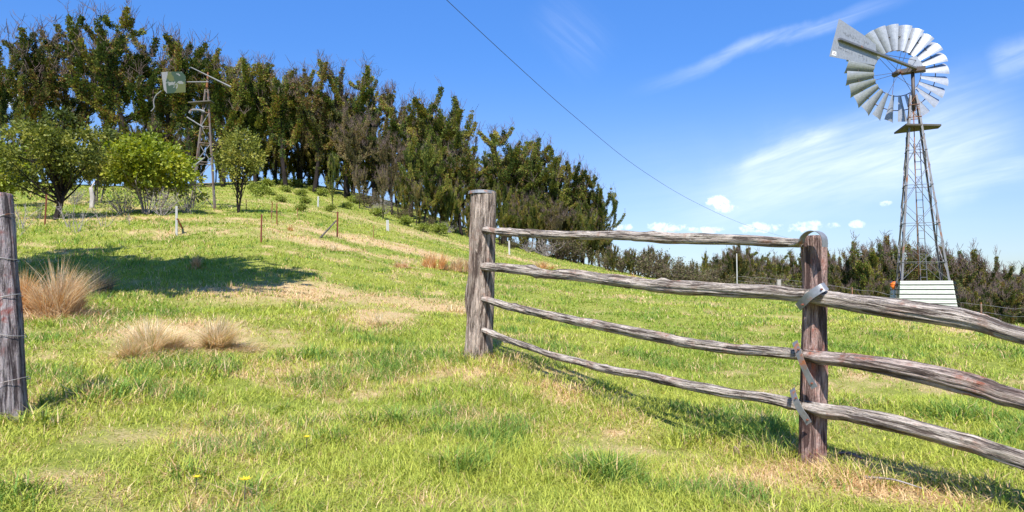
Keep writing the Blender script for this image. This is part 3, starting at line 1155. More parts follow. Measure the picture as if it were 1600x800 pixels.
# tail boom and vane: one upright plane through the boom
za = hd.z + O[2] + 0.02
dA, dB = ray(1444, 112), ray(1311, 61)
A_ = dA * (za / dA.z)
B_ = dB * ((za + 0.02) / dB.z)
bd = (B_ - A_).normalized()
tn = bd.cross(Vector((0, 0, 1))).normalized()
b = MB()
b.bar(A_ - OV, B_ - OV, 0.05, 0.10, tuple(tn))
b.build('tail_boom', M['steel'], wm)
vane = [vpt_plane(px, py, A_ + tn * 0.035, tn) for px, py in ((1311, 29), (1296, 88), (1367, 102), (1371, 92), (1368, 69), (1350, 55))]
if tn.dot(vane[0]) > 0:
    pass
b = MB()
tow = tn if tn.dot(-A_) > 0 else -tn        # faces the camera
vane = [vpt_plane(px, py, A_ - tow * 0.04, tn) for px, py in ((1311, 29), (1296, 88), (1367, 102), (1371, 92), (1368, 69), (1350, 55))]
nv = len(vane)
b.add([tuple(p - OV) for p in vane] + [tuple(p - OV - tow * 0.004) for p in vane], [tuple(range(nv)), tuple(range(2 * nv - 1, nv - 1, -1))] + [(i, i + nv, (i + 1) % nv + nv, (i + 1) % nv) for i in range(nv)])
tv = b.build('tail_vane', M['vane'], wm)


def on_vane(px, py, lift=0.004):
    return vpt_plane(px, py, A_ - tow * 0.04 + tow * lift, tn) - OV


# worn, unreadable lettering in two rows on the vane, and the small badge in its corner
rnd = random.Random(4)
b = MB()
for (x0, y0, x1, y1, hgt) in ((1317, 51, 1362, 73, 6.0), (1308, 73, 1356, 93, 5.0)):
    dx, dy = x1 - x0, y1 - y0
    for k in range(13):
        t = (k + 0.5) / 13
        if rnd.random() < 0.12:
            continue
        cx, cy = x0 + dx * t, y0 + dy * t
        for q in range(rnd.choice((2, 3))):
            ox, oy = rnd.uniform(-1.2, 1.2), rnd.uniform(-hgt / 2, hgt / 2)
            w_, h_ = (0.45, rnd.uniform(1.5, 3.4)) if rnd.random() < 0.65 else (rnd.uniform(1.0, 1.9), 0.45)
            sl = 0.42
            c = [(cx + ox - w_, cy + oy - h_ / 2 - w_ * sl), (cx + ox + w_, cy + oy - h_ / 2 + w_ * sl), (cx + ox + w_, cy + oy + h_ / 2 + w_ * sl), (cx + ox - w_, cy + oy + h_ / 2 - w_ * sl)]
            b.add([tuple(on_vane(*p, 0.003 + 0.0006 * (q + 1))) for p in c], [(0, 1, 2, 3)])
b.build('worn_lettering', M['mark'], tv)['kind'] = 'stuff'
b = MB()
b.add([tuple(on_vane(*p, 0.004)) for p in ((1301, 79), (1307, 81), (1306.5, 87.5), (1299.5, 86))], [(0, 1, 2, 3)])
b.build('badge', M['emblem'], tv)
b = MB()
b.add([tuple(on_vane(*p, 0.007)) for p in ((1303, 81.5), (1304.2, 82), (1303.6, 85), (1302.4, 84.6))], [(0, 1, 2, 3)])
b.add([tuple(on_vane(*p, 0.007)) for p in ((1305, 84), (1305.8, 84.2), (1305.6, 86), (1304.9, 85.8))], [(0, 1, 2, 3)])
b.build('badge_mark', M['emblem_dark'], tv)
b = MB()
b.tube([A_ - OV + Vector((0, 0, 0.30)), (A_.lerp(B_, 0.62)) - OV], 0.008, 5)
b.build('tail_stay', M['darksteel'], wm, True)

# ------------------------------------------------------------------ the old, broken windmill on the slope
OB = on_ground(316, 40.0)
om = thing('broken_windmill', 'derelict rusty windmill tower with patchy green tail, behind the bright bush', 'windmill', tuple(OB))
OBv = Vector(OB)
OT = pt(323, 140, 40.0)


def opt(t, sx, sy):
    w = 0.62 + (0.07 - 0.62) * t
    c = OBv.lerp(OT, t)
    return c + Vector((0.94, 0.34, 0)) * (sx * w) + Vector((-0.34, 0.94, 0)) * (sy * w) - OBv


for s in ((-1, -1), (1, -1), (1, 1), (-1, 1)):
    b = MB()
    b.bar(opt(-0.03, *s), opt(1, *s), 0.065)
    b.build('tower_leg', M['oldiron'], om)
lev = [0.0, 0.2, 0.38, 0.54, 0.68, 0.8, 0.9, 0.98]
for k in range(len(lev) - 1):
    b = MB()
    for (a, c) in faces:
        b.bar(opt(lev[k + 1], *a), opt(lev[k + 1], *c), 0.04)
    b.build('cross_bar', M['oldiron'], om)
    b = MB()
    for q, (a, c) in enumerate(faces):
        if (q + k) % 3 != 0:
            b.bar(opt(lev[k], *a), opt(lev[k + 1], *c), 0.045)
    b.build('cross_brace', M['dullgalv'], om)
b = MB()
b.bar(pt(297, 161.5, 39.8) - OBv, pt(332, 159, 39.8) - OBv, 0.5, 0.06)
b.build('platform', M['deck'], om)
b = MB()
b.tube([pt(326, 128, 39.7) - OBv, pt(264, 128.5, 39.7) - OBv], 0.04, 6)
b.build('tail_boom', M['dullgalv'], om)
b = MB()
b.tube([pt(298, 105, 39.9) - OBv, pt(361, 136, 39.5) - OBv], [0.03, 0.055], 6)
b.build('shaft', M['dullgalv'], om)
b = MB()
b.tube([pt(323, 140, 40) - OBv, pt(325, 113, 40) - OBv], [0.07, 0.05], 8)
b.build('mast', M['rusty'], om)
b = MB()
V = [pt(x, y, 39.4) - OBv for x, y in ((263, 112), (284, 112), (290, 119), (290, 144), (261, 146), (259, 128))]
nv = 6
b.add([tuple(p) for p in V] + [tuple(p + Vector((0, 0.02, 0))) for p in V], [tuple(range(nv - 1, -1, -1)), tuple(range(nv, 2 * nv))] + [(i, (i + 1) % nv, nv + (i + 1) % nv, nv + i) for i in range(nv)])
b.build('tail_vane', M['camo'], om)
b = MB()
V = [pt(x, y, 39.5) - OBv for x, y in ((252, 113), (262, 112), (261, 146), (256, 140))]
b.add([tuple(p) for p in V] + [tuple(p + Vector((0, 0.02, 0))) for p in V], [(3, 2, 1, 0), (4, 5, 6, 7)] + [(i, (i + 1) % 4, 4 + (i + 1) % 4, 4 + i) for i in range(4)])
b.build('torn_sheet', M['dullgalv'], om)
b = MB()
b.tube(catmull([tuple(pt(x, y, 39.6) - OBv) for x, y in ((296, 177), (300, 172), (312, 172), (320, 175))], 10), 0.07, 6)
b.tube([pt(292, 183, 39.6) - OBv, pt(318, 199, 39.6) - OBv], 0.04, 6)
b.build('bent_blade', M['dullgalv'], om)
b = MB()
b.tube([pt(281, 276, 38.6) - OBv, pt(300, 262, 38.8) - OBv, pt(320, 246, 39.2) - OBv], [0.06, 0.05, 0.04], 7)
b.build('fallen_pipe', M['dullgalv'], om)
b = MB()
b.tube(catmull([tuple(pt(x, y, 39.7) - OBv) for x, y in ((252, 142), (243, 150), (240, 160), (241, 168), (236, 174))], 12), 0.035, 5)
b.build('hanging_wire', M['dullgalv'], om)


# ------------------------------------------------------------------ trees
def leaves_mesh(name, P, Dr, size, col, mat, rng, parent, ratio=0.42):
    """one rhombic leaf spray per point, pointing along Dr"""
    n = len(P)
    Dr = Dr / (np.linalg.norm(Dr, axis=1)[:, None] + 1e-9)
    rd = rng.normal(size=(n, 3))
    S = np.cross(Dr, rd)
    S /= np.linalg.norm(S, axis=1)[:, None] + 1e-9
    sz = np.asarray(size)[:, None]
    V = np.stack([P, P + Dr * sz * 0.5 + S * sz * ratio, P + Dr * sz, P + Dr * sz * 0.45 - S * sz * ratio], 1).reshape(-1, 3)
    idx = np.arange(4 * n)
    return fast_mesh(name, V, np.full(n, 4), idx, mat, np.repeat(col, 4, 0), parent)


def limb_path(start, d0, L, rng, up=0.5, wob=0.08, n=8):
    P = [np.array(start, float)]
    d = np.array(d0, float)
    d /= np.linalg.norm(d)
    for i in range(n):
        d = d + np.array([0, 0, up / n]) + rng.normal(size=3) * wob
        d /= np.linalg.norm(d)
        P.append(P[-1] + d * L / n)
    return np.array(P)


def euc(seed, Ht, spread=0.30, base=0.32, limbs=8, sub=4, sleeve=0.42, dens=70, twig=1.0, lsize=0.34, rust=0.16, pale=0.0, leaftop=0.92, young=False):
    """eucalypt after fire: charred trunk, steep limbs, each limb sleeved in short regrowth, bare twig tips"""
    rng = np.random.default_rng(seed)
    root = thing('eucalyptus_tree', '', 'tree')
    wood, tw = MB(), MB()
    segs = []
    tr = limb_path((0, 0, -0.4), (rng.normal() * 0.05, rng.normal() * 0.05, 1), Ht * 0.80 + 0.4, rng, 0.3, 0.035, 12)
    r0 = 0.0155 * Ht
    wood.tube(tr, np.linspace(r0, r0 * 0.25, len(tr)), 7)
    segs.append((tr, max(base * 0.85, 0.12), 1.0, 1.0))
    tips = [tr[-1]]
    ga = rng.uniform(0, 6.28)
    for k in range(limbs):
        t = base + (0.94 - base) * (k + rng.uniform(0, 0.8)) / limbs
        q = t * (len(tr) - 1)
        i = int(q)
        st = tr[i] + (tr[min(i + 1, len(tr) - 1)] - tr[i]) * (q - i)
        ga += 2.4 + rng.normal() * 0.3
        cr = Ht * (0.17 + 0.40 * spread) * rng.uniform(0.75, 1.1)
        zt = Ht * min(0.97, t + (1 - t) * rng.uniform(0.45, 0.98))
        dome = math.sqrt(max(0.05, 1 - ((zt / Ht - 0.62) / 0.40) ** 2)) if zt > 0.62 * Ht else 1.0
        out = cr * dome * rng.uniform(0.6, 1.0)
        tip = np.array([st[0] + math.cos(ga) * out, st[1] + math.sin(ga) * out, max(zt, st[2] + 0.10 * Ht)])
        dlt = tip - st
        m1 = st + np.array([dlt[0] * 0.42, dlt[1] * 0.42, dlt[2] * 0.26]) + rng.normal(size=3) * 0.025 * Ht
        m2 = st + np.array([dlt[0] * 0.80, dlt[1] * 0.80, dlt[2] * 0.60]) + rng.normal(size=3) * 0.02 * Ht
        lp_ = catmull([st, m1, m2, tip], 9)
        L = float(np.linalg.norm(np.diff(lp_, axis=0), axis=1).sum())
        rl = r0 * (0.42 * (1 - t) + 0.14)
        wood.tube(lp_, np.linspace(rl, rl * 0.3, len(lp_)), 5)
        segs.append((lp_, 0.10, leaftop, 0.9))
        tips.append(lp_[-1])
        for j in range(sub):
            u = rng.uniform(0.25, 0.92)
            qq = u * (len(lp_) - 1)
            ii = int(qq)
            s2 = lp_[ii] + (lp_[min(ii + 1, len(lp_) - 1)] - lp_[ii]) * (qq - ii)
            dd = lp_[min(ii + 1, len(lp_) - 1)] - lp_[ii]
            dd = dd / np.linalg.norm(dd) + rng.normal(size=3) * 0.5
            L2 = L * rng.uniform(0.25, 0.48)
            l2 = limb_path(s2, dd, L2, rng, rng.uniform(0.7, 1.4), 0.07, 6)
            wood.tube(l2, np.linspace(rl * 0.45, rl * 0.15, len(l2)), 4, False)
            segs.append((l2, 0.12, leaftop, 0.75))
            tips.append(l2[-1])
    for tp in tips:
        for q in range(int(round(5 * twig))):
            d = np.array([rng.normal() * 0.42, rng.normal() * 0.42, 1.0])
            p = limb_path(tp + rng.normal(size=3) * 0.12, d, Ht * rng.uniform(0.035, 0.095), rng, 0.2, 0.16, 4)
            tw.tube(p, np.linspace(0.020, 0.010, len(p)), 3, False)
            if rng.random() < 0.6:
                p2 = limb_path(p[2], d + rng.normal(size=3) * 0.6, Ht * rng.uniform(0.02, 0.05), rng, 0.2, 0.16, 3)
                tw.tube(p2, np.linspace(0.014, 0.008, len(p2)), 3, False)
    wood.build('trunk', M['charred'], root, True)
    if twig > 0:
        tw.build('twigs', M['twig'], root)['kind'] = 'stuff'
    PP, DD, TT = [], [], []
    for path, a, b_, w in segs:
        ln = np.linalg.norm(np.diff(path, axis=0), axis=1).sum() * (b_ - a)
        n = int(ln * dens * 3.6 * rng.uniform(0.75, 1.2))
        t = rng.uniform(a, b_, n) * (len(path) - 1)
        gate = fbm(t * 1.1, np.full(n, rng.uniform(0, 99)), seed=seed, octv=2) > -0.55
        t = t[gate]
        n = len(t)
        i = np.clip(t.astype(int), 0, len(path) - 2)
        f = (t - i)[:, None]
        base_p = path[i] * (1 - f) + path[i + 1] * f
        ax = path[i + 1] - path[i]
        ax /= np.linalg.norm(ax, axis=1)[:, None]
        rd = rng.normal(size=(n, 3))
        rd -= ax * (rd * ax).sum(1)[:, None]
        rd /= np.linalg.norm(rd, axis=1)[:, None]
        lump = 0.65 + 0.55 * (vnoise(t * 2.3, np.full(n, rng.uniform(0, 50)), seed=seed + 3) * 0.5 + 0.5)
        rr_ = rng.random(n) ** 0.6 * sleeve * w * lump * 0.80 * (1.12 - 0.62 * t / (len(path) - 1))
        TT.append(np.full(n, rng.normal() * 0.55) + 0.5 * (rr_ / (sleeve + 1e-6)))  # inner leaves darker, outer ones lighter: sleeve shading painted into the leaf colour
        PP.append(base_p + rd * rr_[:, None] + rng.normal(size=(n, 3)) * 0.05)
        DD.append(rd * 0.6 + ax * 1.2 + rng.normal(size=(n, 3)) * 0.28)
    P = np.concatenate(PP)
    Dv = np.concatenate(DD)
    n = len(P)
    cn = 0.5 * fbm(P[:, 0] * 0.5, P[:, 1] * 0.5, P[:, 2] * 0.5, seed=seed + 40, octv=3) + np.concatenate(TT) + 0.02 * (P[:, 2] - Ht * 0.6)  # height term paints higher leaves brighter, as if sunlit
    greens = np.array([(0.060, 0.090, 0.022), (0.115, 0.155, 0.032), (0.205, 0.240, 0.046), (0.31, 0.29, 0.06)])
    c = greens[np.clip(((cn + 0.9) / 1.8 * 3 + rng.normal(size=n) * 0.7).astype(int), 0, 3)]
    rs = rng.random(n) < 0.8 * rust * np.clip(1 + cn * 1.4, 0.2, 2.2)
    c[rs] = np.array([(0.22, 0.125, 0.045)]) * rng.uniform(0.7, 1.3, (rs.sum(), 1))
    if pale:
        c = c * (1 - pale) + np.array((0.22, 0.165, 0.115)) * pale
    c = c * rng.uniform(0.75, 1.25, (n, 1))
    leaves_mesh('crown', P, Dv, lsize * 0.48 * rng.uniform(0.6, 1.25, n), c, M['euc'], rng, root)
    note_kids(root)
    root['h'] = float(max(P[:, 2].max(), 1))
    return root


def bushy(name, seed, Ht, rad, low, nclump, per, lsize, pal, trunks=1, spread=0.25, cl=0.32, bark='bark', trunk_r=0.07, shell=0.55, flat=1.0):
    """a broad-leaved tree or shrub: trunk(s) forking to leaf clumps in an uneven crown"""
    rng = np.random.default_rng(seed)
    root = thing(name, '', 'tree')
    cz_ = (Ht + low) / 2
    hz = (Ht - low) / 2
    C = []
    while len(C) < nclump:
        d = rng.normal(size=3)
        d /= np.linalg.norm(d)
        k = shell + (1 - shell) * rng.random() ** 0.7
        lob = 0.82 + 0.52 * float(fbm(np.array([d[0] * 1.7 + seed]), np.array([d[1] * 1.7]), np.array([d[2] * 1.7]), seed=seed, octv=3)[0])
        p = np.array([d[0] * rad, d[1] * rad, d[2] * hz]) * k * lob + (0, 0, cz_)
        if p[2] < low * 0.9:
            continue
        C.append(p)
    C = np.array(C)
    wood = MB()
    st = []
    for k in range(trunks):
        a = rng.uniform(0, 6.28)
        off = spread * (0 if trunks == 1 else rng.uniform(0.3, 1))
        b0 = np.array([math.cos(a) * off * 0.5, math.sin(a) * off * 0.5, -0.2])
        top = np.array([math.cos(a) * off * 2.2 + rng.normal() * 0.1, math.sin(a) * off * 2.2 + rng.normal() * 0.1, low + hz * 0.5])
        mid = (b0 + top) / 2 + rng.normal(size=3) * 0.12
        p = catmull([b0, mid, top], 9)
        wood.tube(p, np.linspace(trunk_r, trunk_r * 0.6, 9), 7)
        st.append(p)
    for c in C[rng.permutation(nclump)[:max(6, int(nclump * 0.45))]]:
        p = st[rng.integers(len(st))]
        s0 = p[rng.integers(3, 9)]
        mid = s0 * 0.5 + c * 0.5 + rng.normal(size=3) * 0.12 - np.array([0, 0, 0.1])
        q = catmull([s0, mid, c], 7)
        wood.tube(q, np.linspace(trunk_r * 0.45, 0.008, 7), 4, False)
    wood.build('trunk', M[bark], root, True)
    idx = np.repeat(np.arange(nclump), per)
    n = len(idx)
    cs = cl * rng.uniform(0.65, 1.35, nclump)
    P = C[idx] + rng.normal(size=(n, 3)) * cs[idx][:, None] * (0.55, 0.55, 0.42 * flat)
    Dv = (P - C[idx]) + rng.normal(size=(n, 3)) * 0.16 + (P - np.array([0, 0, cz_])) * 0.08
    tint = rng.uniform(0, 1, nclump)[idx] * 0.6 + rng.random(n) * 0.4
    pal = np.array(pal)
    q = tint * (len(pal) - 1)
    i = np.clip(q.astype(int), 0, len(pal) - 2)
    f = (q - i)[:, None]
    c = (pal[i] * (1 - f) + pal[i + 1] * f) * rng.uniform(0.8, 1.2, (n, 1))
    leaves_mesh('crown', P, Dv, lsize * rng.uniform(0.6, 1.3, n), c, M['leaf'], rng, root, 0.30)
    note_kids(root)
    return root


def bare(name, seed, Ht, rad, stems, mat='greytwig', r0=0.03, leaf=0, lsize=0.15, pal=None):
    """a leafless, many-stemmed shrub"""
    rng = np.random.default_rng(seed)
    root = thing(name, '', 'shrub')
    b = MB()
    ends = []
    for k in range(stems):
        a = rng.uniform(0, 6.28)
        inc = rng.uniform(0.1, 0.8)
        d = (math.cos(a) * math.sin(inc), math.sin(a) * math.sin(inc), math.cos(inc))
        L = Ht * rng.uniform(0.6, 1.1)
        p = limb_path((math.cos(a) * rad * 0.15 * rng.random(), math.sin(a) * rad * 0.15 * rng.random(), -0.1), d, L, rng, 0.3, 0.12, 7)
        b.tube(p, np.linspace(r0, r0 * 0.35, 8), 4, False)
        for j in range(4):
            i = rng.integers(2, 7)
            dd = p[i] - p[i - 1]
            dd = dd / np.linalg.norm(dd) + rng.normal(size=3) * 0.6
            p2 = limb_path(p[i], dd, L * rng.uniform(0.2, 0.45), rng, 0.3, 0.15, 4)
            b.tube(p2, np.linspace(r0 * 0.5, r0 * 0.2, 5), 3, False)
            for jj in range(2):
                i2 = rng.integers(1, 4)
                p3 = limb_path(p2[i2], rng.normal(size=3) + (0, 0, 0.7), L * rng.uniform(0.08, 0.2), rng, 0.2, 0.15, 3)
                b.tube(p3, np.linspace(r0 * 0.3, r0 * 0.15, 4), 3, False)
                ends += [p3[-1], p3[1], p2[-1]]
    b.build('stems', M[mat], root, False)['kind'] = 'stuff'
    if leaf:
        E = np.array(ends)
        i = rng.integers(0, len(E), leaf)
        P = E[i] + rng.normal(size=(leaf, 3)) * 0.16
        pal = np.array(pal)
        c = pal[rng.integers(0, len(pal), leaf)] * rng.uniform(0.7, 1.3, (leaf, 1))
        leaves_mesh('foliage', P, rng.normal(size=(leaf, 3)) + (0, 0, 0.4), lsize * rng.uniform(0.6, 1.3, leaf), c, M['euc'], rng, root)
    note_kids(root)
    return root


rng = np.random.default_rng(77)
# prototypes (each stands in the scene as the first tree of its kind)
E = [euc(101, 16, 0.34, 0.34, 9, 4, 0.52, 62),
     euc(102, 16, 0.52, 0.28, 9, 5, 0.46, 62, 1.3),
     euc(103, 16, 0.26, 0.40, 9, 4, 0.55, 66, 0.8, rust=0.22),
     euc(104, 16, 0.42, 0.30, 10, 4, 0.42, 62, 1.6, rust=0.30, pale=0.18),
     euc(105, 16, 0.38, 0.20, 13, 4, 0.62, 66, 0.4, rust=0.08),
     euc(106, 16, 0.40, 0.26, 10, 4, 0.46, 34, 2.4, rust=0.30, pale=0.50)]
YG = [euc(201, 9, 0.34, 0.08, 13, 4, 0.36, 95, 1.2, 0.26, 0.22, 0.06, young=True),
      euc(202, 9, 0.40, 0.06, 14, 4, 0.34, 90, 1.6, 0.26, 0.30, 0.12, young=True),
      euc(203, 9, 0.26, 0.10, 12, 4, 0.40, 100, 0.8, 0.26, 0.18, 0.0, young=True)]
BS = [bare('bare_shrub', 301, 3.4, 1.5, 26, 'twig', 0.032, 1500, 0.17, [(0.15, 0.12, 0.065), (0.10, 0.105, 0.04), (0.19, 0.15, 0.09), (0.13, 0.14, 0.05)]),
      bare('bare_shrub', 302, 3.0, 1.6, 24, 'greytwig', 0.030, 160, 0.18, [(0.16, 0.13, 0.10), (0.13, 0.11, 0.07)])]
used = set()


def plant(proto, px, Y, top_py, label, group, wide=1.0, base=None, hmul=1.0):
    """stand a copy so that it rises from the ground at distance Y to the given row of the photograph"""
    p = on_ground(px, Y) if base is None else base
    zt = pt(px, top_py, p.y).z
    s = max((zt - p.z + 0.1) / proto_h[proto.name] * hmul, 0.15)
    rz = float(rng.uniform(0, 6.28))
    loc = (p.x, p.y, p.z - 0.05)
    w = s * wide
    if proto.name not in used:
        used.add(proto.name)
        proto.location = loc
        proto.rotation_euler = (0, 0, rz)
        proto.scale = (w, w, s)
        proto['label'] = label
        if group:
            proto['group'] = group
        return proto
    return dup(proto, loc, rz, (w, w, s), label, group)


proto_h = {}
for e in E + YG:
    proto_h[e.name] = e['h']
    del e['h']
for e, h in zip(BS, (3.4, 3.0)):
    proto_h[e.name] = h

SKY = [(-60, 60), (0, 75), (20, 70), (60, 58), (100, 48), (150, 40), (200, 32), (240, 48), (300, 58), (360, 78), (400, 92), (450, 95), (500, 106), (560, 118), (600, 150), (640, 146), (690, 146),
       (730, 196), (780, 196), (830, 222), (870, 238), (910, 268), (940, 292), (960, 330)]
SKY = SKY[:13] + [(600, 165), (640, 148), (690, 148), (738, 222), (785, 196), (822, 216), (850, 250), (872, 240), (893, 285), (908, 268), (925, 300), (940, 292), (960, 330)]
sx_, sy_ = [a for a, _ in SKY], [b_ for _, b_ in SKY]


def skyline(px):
    return float(np.interp(px, sx_, sy_))


HILL = 'regrowth eucalypts of the burnt wood on the hill'
# front row, one by one: photograph x, distance, top row, which kind, width, label
FRONT = [
    (2, 66, 72, 2, 0.8, 'dark thin-crowned eucalypt cut by the left picture edge, blackened bare lower trunk'),
    (52, 76, 66, 1, 1.15, 'spreading eucalypt rising above the round olive tree'),
    (104, 74, 46, 3, 1.1, 'rusty brown eucalypt just right of the round olive tree top'),
    (150, 72, 40, 0, 1.0, 'tall eucalypt with narrow upright limbs and blue gaps, left of the highest crown'),
    (204, 70, 30, 1, 1.0, 'highest crown of the wood, open forked eucalypt above the bright bush'),
    (250, 74, 50, 0, 0.95, 'eucalypt directly behind the patchy green vane of the broken windmill'),
    (300, 72, 58, 2, 1.05, 'dense eucalypt behind the broken windmill mast'),
    (346, 74, 76, 0, 0.95, 'eucalypt just right of the broken windmill, above the small olive tree'),
    (398, 76, 92, 4, 0.95, 'bushy dark eucalypt above the right side of the small olive tree'),
    (446, 74, 96, 2, 1.05, 'rusty topped eucalypt with a dark bare trunk above the ferny bank'),
    (490, 76, 106, 3, 1.05, 'brown tinged eucalypt with twiggy top, right of the tall bare black trunk'),
    (540, 78, 112, 1, 1.0, 'open topped eucalypt with purple twigs against the sky, mid hill'),
    (584, 80, 126, 3, 1.0, 'brown eucalypt at the notch in the skyline, mid hill'),
    (640, 72, 150, 0, 1.15, 'rounded dark crown just right of the notch in the skyline'),
    (688, 74, 146, 4, 1.05, 'rounded dark green crown above the capped gate post'),
    (662, 66, 205, 4, 0.9, 'low dense green eucalypt reaching the ground at the wood edge'),
    (722, 70, 222, 2, 1.15, 'bushy low eucalypt left of the capped gate post'),
    (785, 78, 196, 0, 1.1, 'tall dark eucalypt right of the capped gate post'),
    (838, 80, 222, 4, 1.05, 'green eucalypt above the left part of the top rail'),
    (872, 82, 238, 1, 0.95, 'thin upright eucalypt with sky between its limbs, second in from the wood end'),
    (908, 84, 266, 0, 1.0, 'small eucalypt next to the last tree of the wood'),
    (937, 84, 286, 4, 0.9, 'last eucalypt at the right end of the wood, feathery outline against the sky'),
]
for px, Y, top, k, wd, lab in FRONT:
    plant(E[k], px, Y, top, lab, HILL, wd * 1.22)
# second and third rows: seen only as mass between the front crowns
deep = 'regrowth eucalypt in the depth of the hill wood, behind its front row'
for row, (Y0, step, drop) in enumerate(((86, 26, 30), (98, 28, 44))):
    px = -50 + row * 13
    while px < 930:
        if px < 330 and rng.random() < 0.6:
            px += step
            continue
        Y = Y0 + rng.uniform(-4, 4)
        top = skyline(px) + drop * rng.uniform(0.5, 1.5)
        if px < 340:
            top += 70 * rng.random() + 60
        plant(E[int(rng.choice([0, 1, 2, 3, 4, 5]))], px, Y, top, deep, HILL, rng.uniform(0.9, 1.2))
        px += step * rng.uniform(0.75, 1.3)
px = -40
while px < 930:
    base_y = float(np.interp(px, [0, 440, 600, 750, 940], [285, 280, 318, 368, 408]))
    plant(YG[int(rng.choice([0, 2]))], px, 91 + rng.uniform(-3, 6), base_y - rng.uniform(40, 75), deep, HILL, 1.1)
    px += (12 if 380 < px < 660 else 24) * rng.uniform(0.7, 1.4)
# brown bare-topped trees that tint the middle of the wood
for px, Y, top, lab in ((470, 82, 150, 'brown half-bare eucalypt behind the tall bare black trunk'), (612, 70, 212, 'pale brown leafless-looking tree at the wood edge above the small grey sapling'),
                        (552, 74, 176, 'brown twiggy tree behind the little dark columnar tree'), (705, 84, 232, 'brown bare tree in the wood just left of the gate post'),
                        (868, 76, 320, 'brown twiggy tree low above the top rail near the wood end')):
    plant(E[5], px, Y, top, lab, HILL, 1.15)
# lower trees and saplings along the edge of the wood
EDGE = [(519, 60, 236, 4, 0.55, 'little dark columnar tree standing out in front of the wood'), (598, 58, 262, 5, 0.75, 'small grey sapling with a thin dark trunk on the open grass'),
        (561, 66, 262, 5, 0.8, 'small brown sapling left of the grey sapling'), (622, 66, 270, 2, 0.75, 'short green tree right of the grey sapling'),
        (700, 68, 285, 4, 0.9, 'short dense tree beside the left face of the gate post'), (780, 72, 282, 4, 0.95, 'short dense tree just above the left end of the top rail'),
        (830, 76, 300, 2, 1.0, 'short green tree behind the top rail, left of the brown twiggy tree'), (912, 80, 322, 4, 1.0, 'low green tree behind the top rail at the wood end'),
        (745, 70, 300, 2, 1.0, 'short tree hidden by the gate post'), (650, 64, 285, 3, 0.8, 'short rusty tree among the trunks at the wood edge')]
for px, Y, top, k, wd, lab in EDGE:
    plant(E[k], px, Y, top, lab, 'young trees along the wood edge', wd)

for px, Y, top in ((632, 66, 262), (655, 68, 285), (674, 67, 262), (692, 69, 300), (712, 70, 276), (732, 70, 310), (766, 74, 300), (798, 76, 312), (815, 77, 290), (846, 78, 326), (862, 79, 300), (886, 80, 318), (898, 81, 345), (925, 83, 320), (946, 84, 345)):
    plant(YG[int(rng.choice([0, 2, 2]))], px, Y, top, 'low-branched young eucalypt in the thick edge of the wood by the gate post', 'young trees along the wood edge', rng.uniform(0.7, 0.95))

# far belt beyond the crest on the right
BELT = 'young eucalypts of the far belt beyond the crest'
BT = [(958, 386), (985, 392), (1012, 388), (1034, 398), (1060, 412), (1085, 408), (1102, 396), (1128, 396), (1144, 388), (1166, 384), (1188, 398), (1212, 400), (1236, 402), (1262, 402), (1292, 396), (1316, 402),
      (1342, 402), (1366, 388), (1390, 376), (1416, 386), (1440, 396), (1466, 392), (1490, 400), (1514, 402), (1536, 424), (1556, 424), (1580, 424), (1606, 426), (1640, 428)]
named = {1102: 'thin dark spire-like young tree alone above the belt, left of the white pole', 1166: 'dark pointed young tree right of the white pole', 1292: 'green young tree just right of the strapped fence post top',
         1390: 'large rusty crown directly left of the windmill tower legs', 1416: 'rusty crown behind the left legs of the windmill', 1466: 'rusty young tree seen through the windmill tower',
         1514: 'reddish crown with bare curved twigs just right of the windmill', 1580: 'low brown crown at the far right edge of the belt'}
for px, top in BT:
    top -= 7 if px > 1200 else 3
    Y = 66 + rng.uniform(-6, 8) if px < 1360 else 56 + rng.uniform(-4, 6)
    k = 1 if px < 1080 else (2 if px in (1102, 1166, 1292) else int(rng.choice([0, 1, 2])))
    wd = 0.5 if px == 1102 else rng.uniform(0.85, 1.15)
    plant(YG[k], px, Y, top, named.get(px, 'small rusty green tree within the far belt beyond the crest'), BELT, wd)
px = 950
while px < 1640:
    plant(YG[int(rng.integers(0, 3))], px, 80 + rng.uniform(-6, 10), float(np.interp(px, [a for a, _ in BT], [b_ for _, b_ in BT])) + rng.uniform(4, 22), 'small rusty green tree within the far belt beyond the crest', BELT, rng.uniform(1.0, 1.3))
    px += rng.uniform(14, 22)
px = 1270
while px < 1640:
    plant(YG[int(rng.integers(0, 2))], px, 46 + rng.uniform(-4, 5), 440 + rng.uniform(-10, 14), 'small rusty green tree within the far belt beyond the crest', BELT, rng.uniform(1.0, 1.3))
    px += rng.uniform(20, 30)
# bare brush along the foot of the wood and in the belt
BR = 'bare grey brush along the foot of the wood and the belt'
bt_ = [(800, 70, 372), (826, 72, 378), (852, 74, 372), (876, 76, 366), (897, 76, 380), (950, 70, 396), (972, 68, 392), (996, 66, 398), (1020, 64, 394), (1046, 62, 404), (1072, 60, 414), (1108, 56, 420), (1186, 54, 432),
       (1210, 54, 430), (600, 68, 310), (632, 66, 322), (668, 66, 340), (700, 66, 348), (575, 70, 296)]
for px, Y, top in bt_:
    plant(BS[0 if px > 905 else int(rng.integers(0, 2))], px, Y, top, 'bare grey-brown brush at the edge of the trees', BR, rng.uniform(1.1, 1.7))

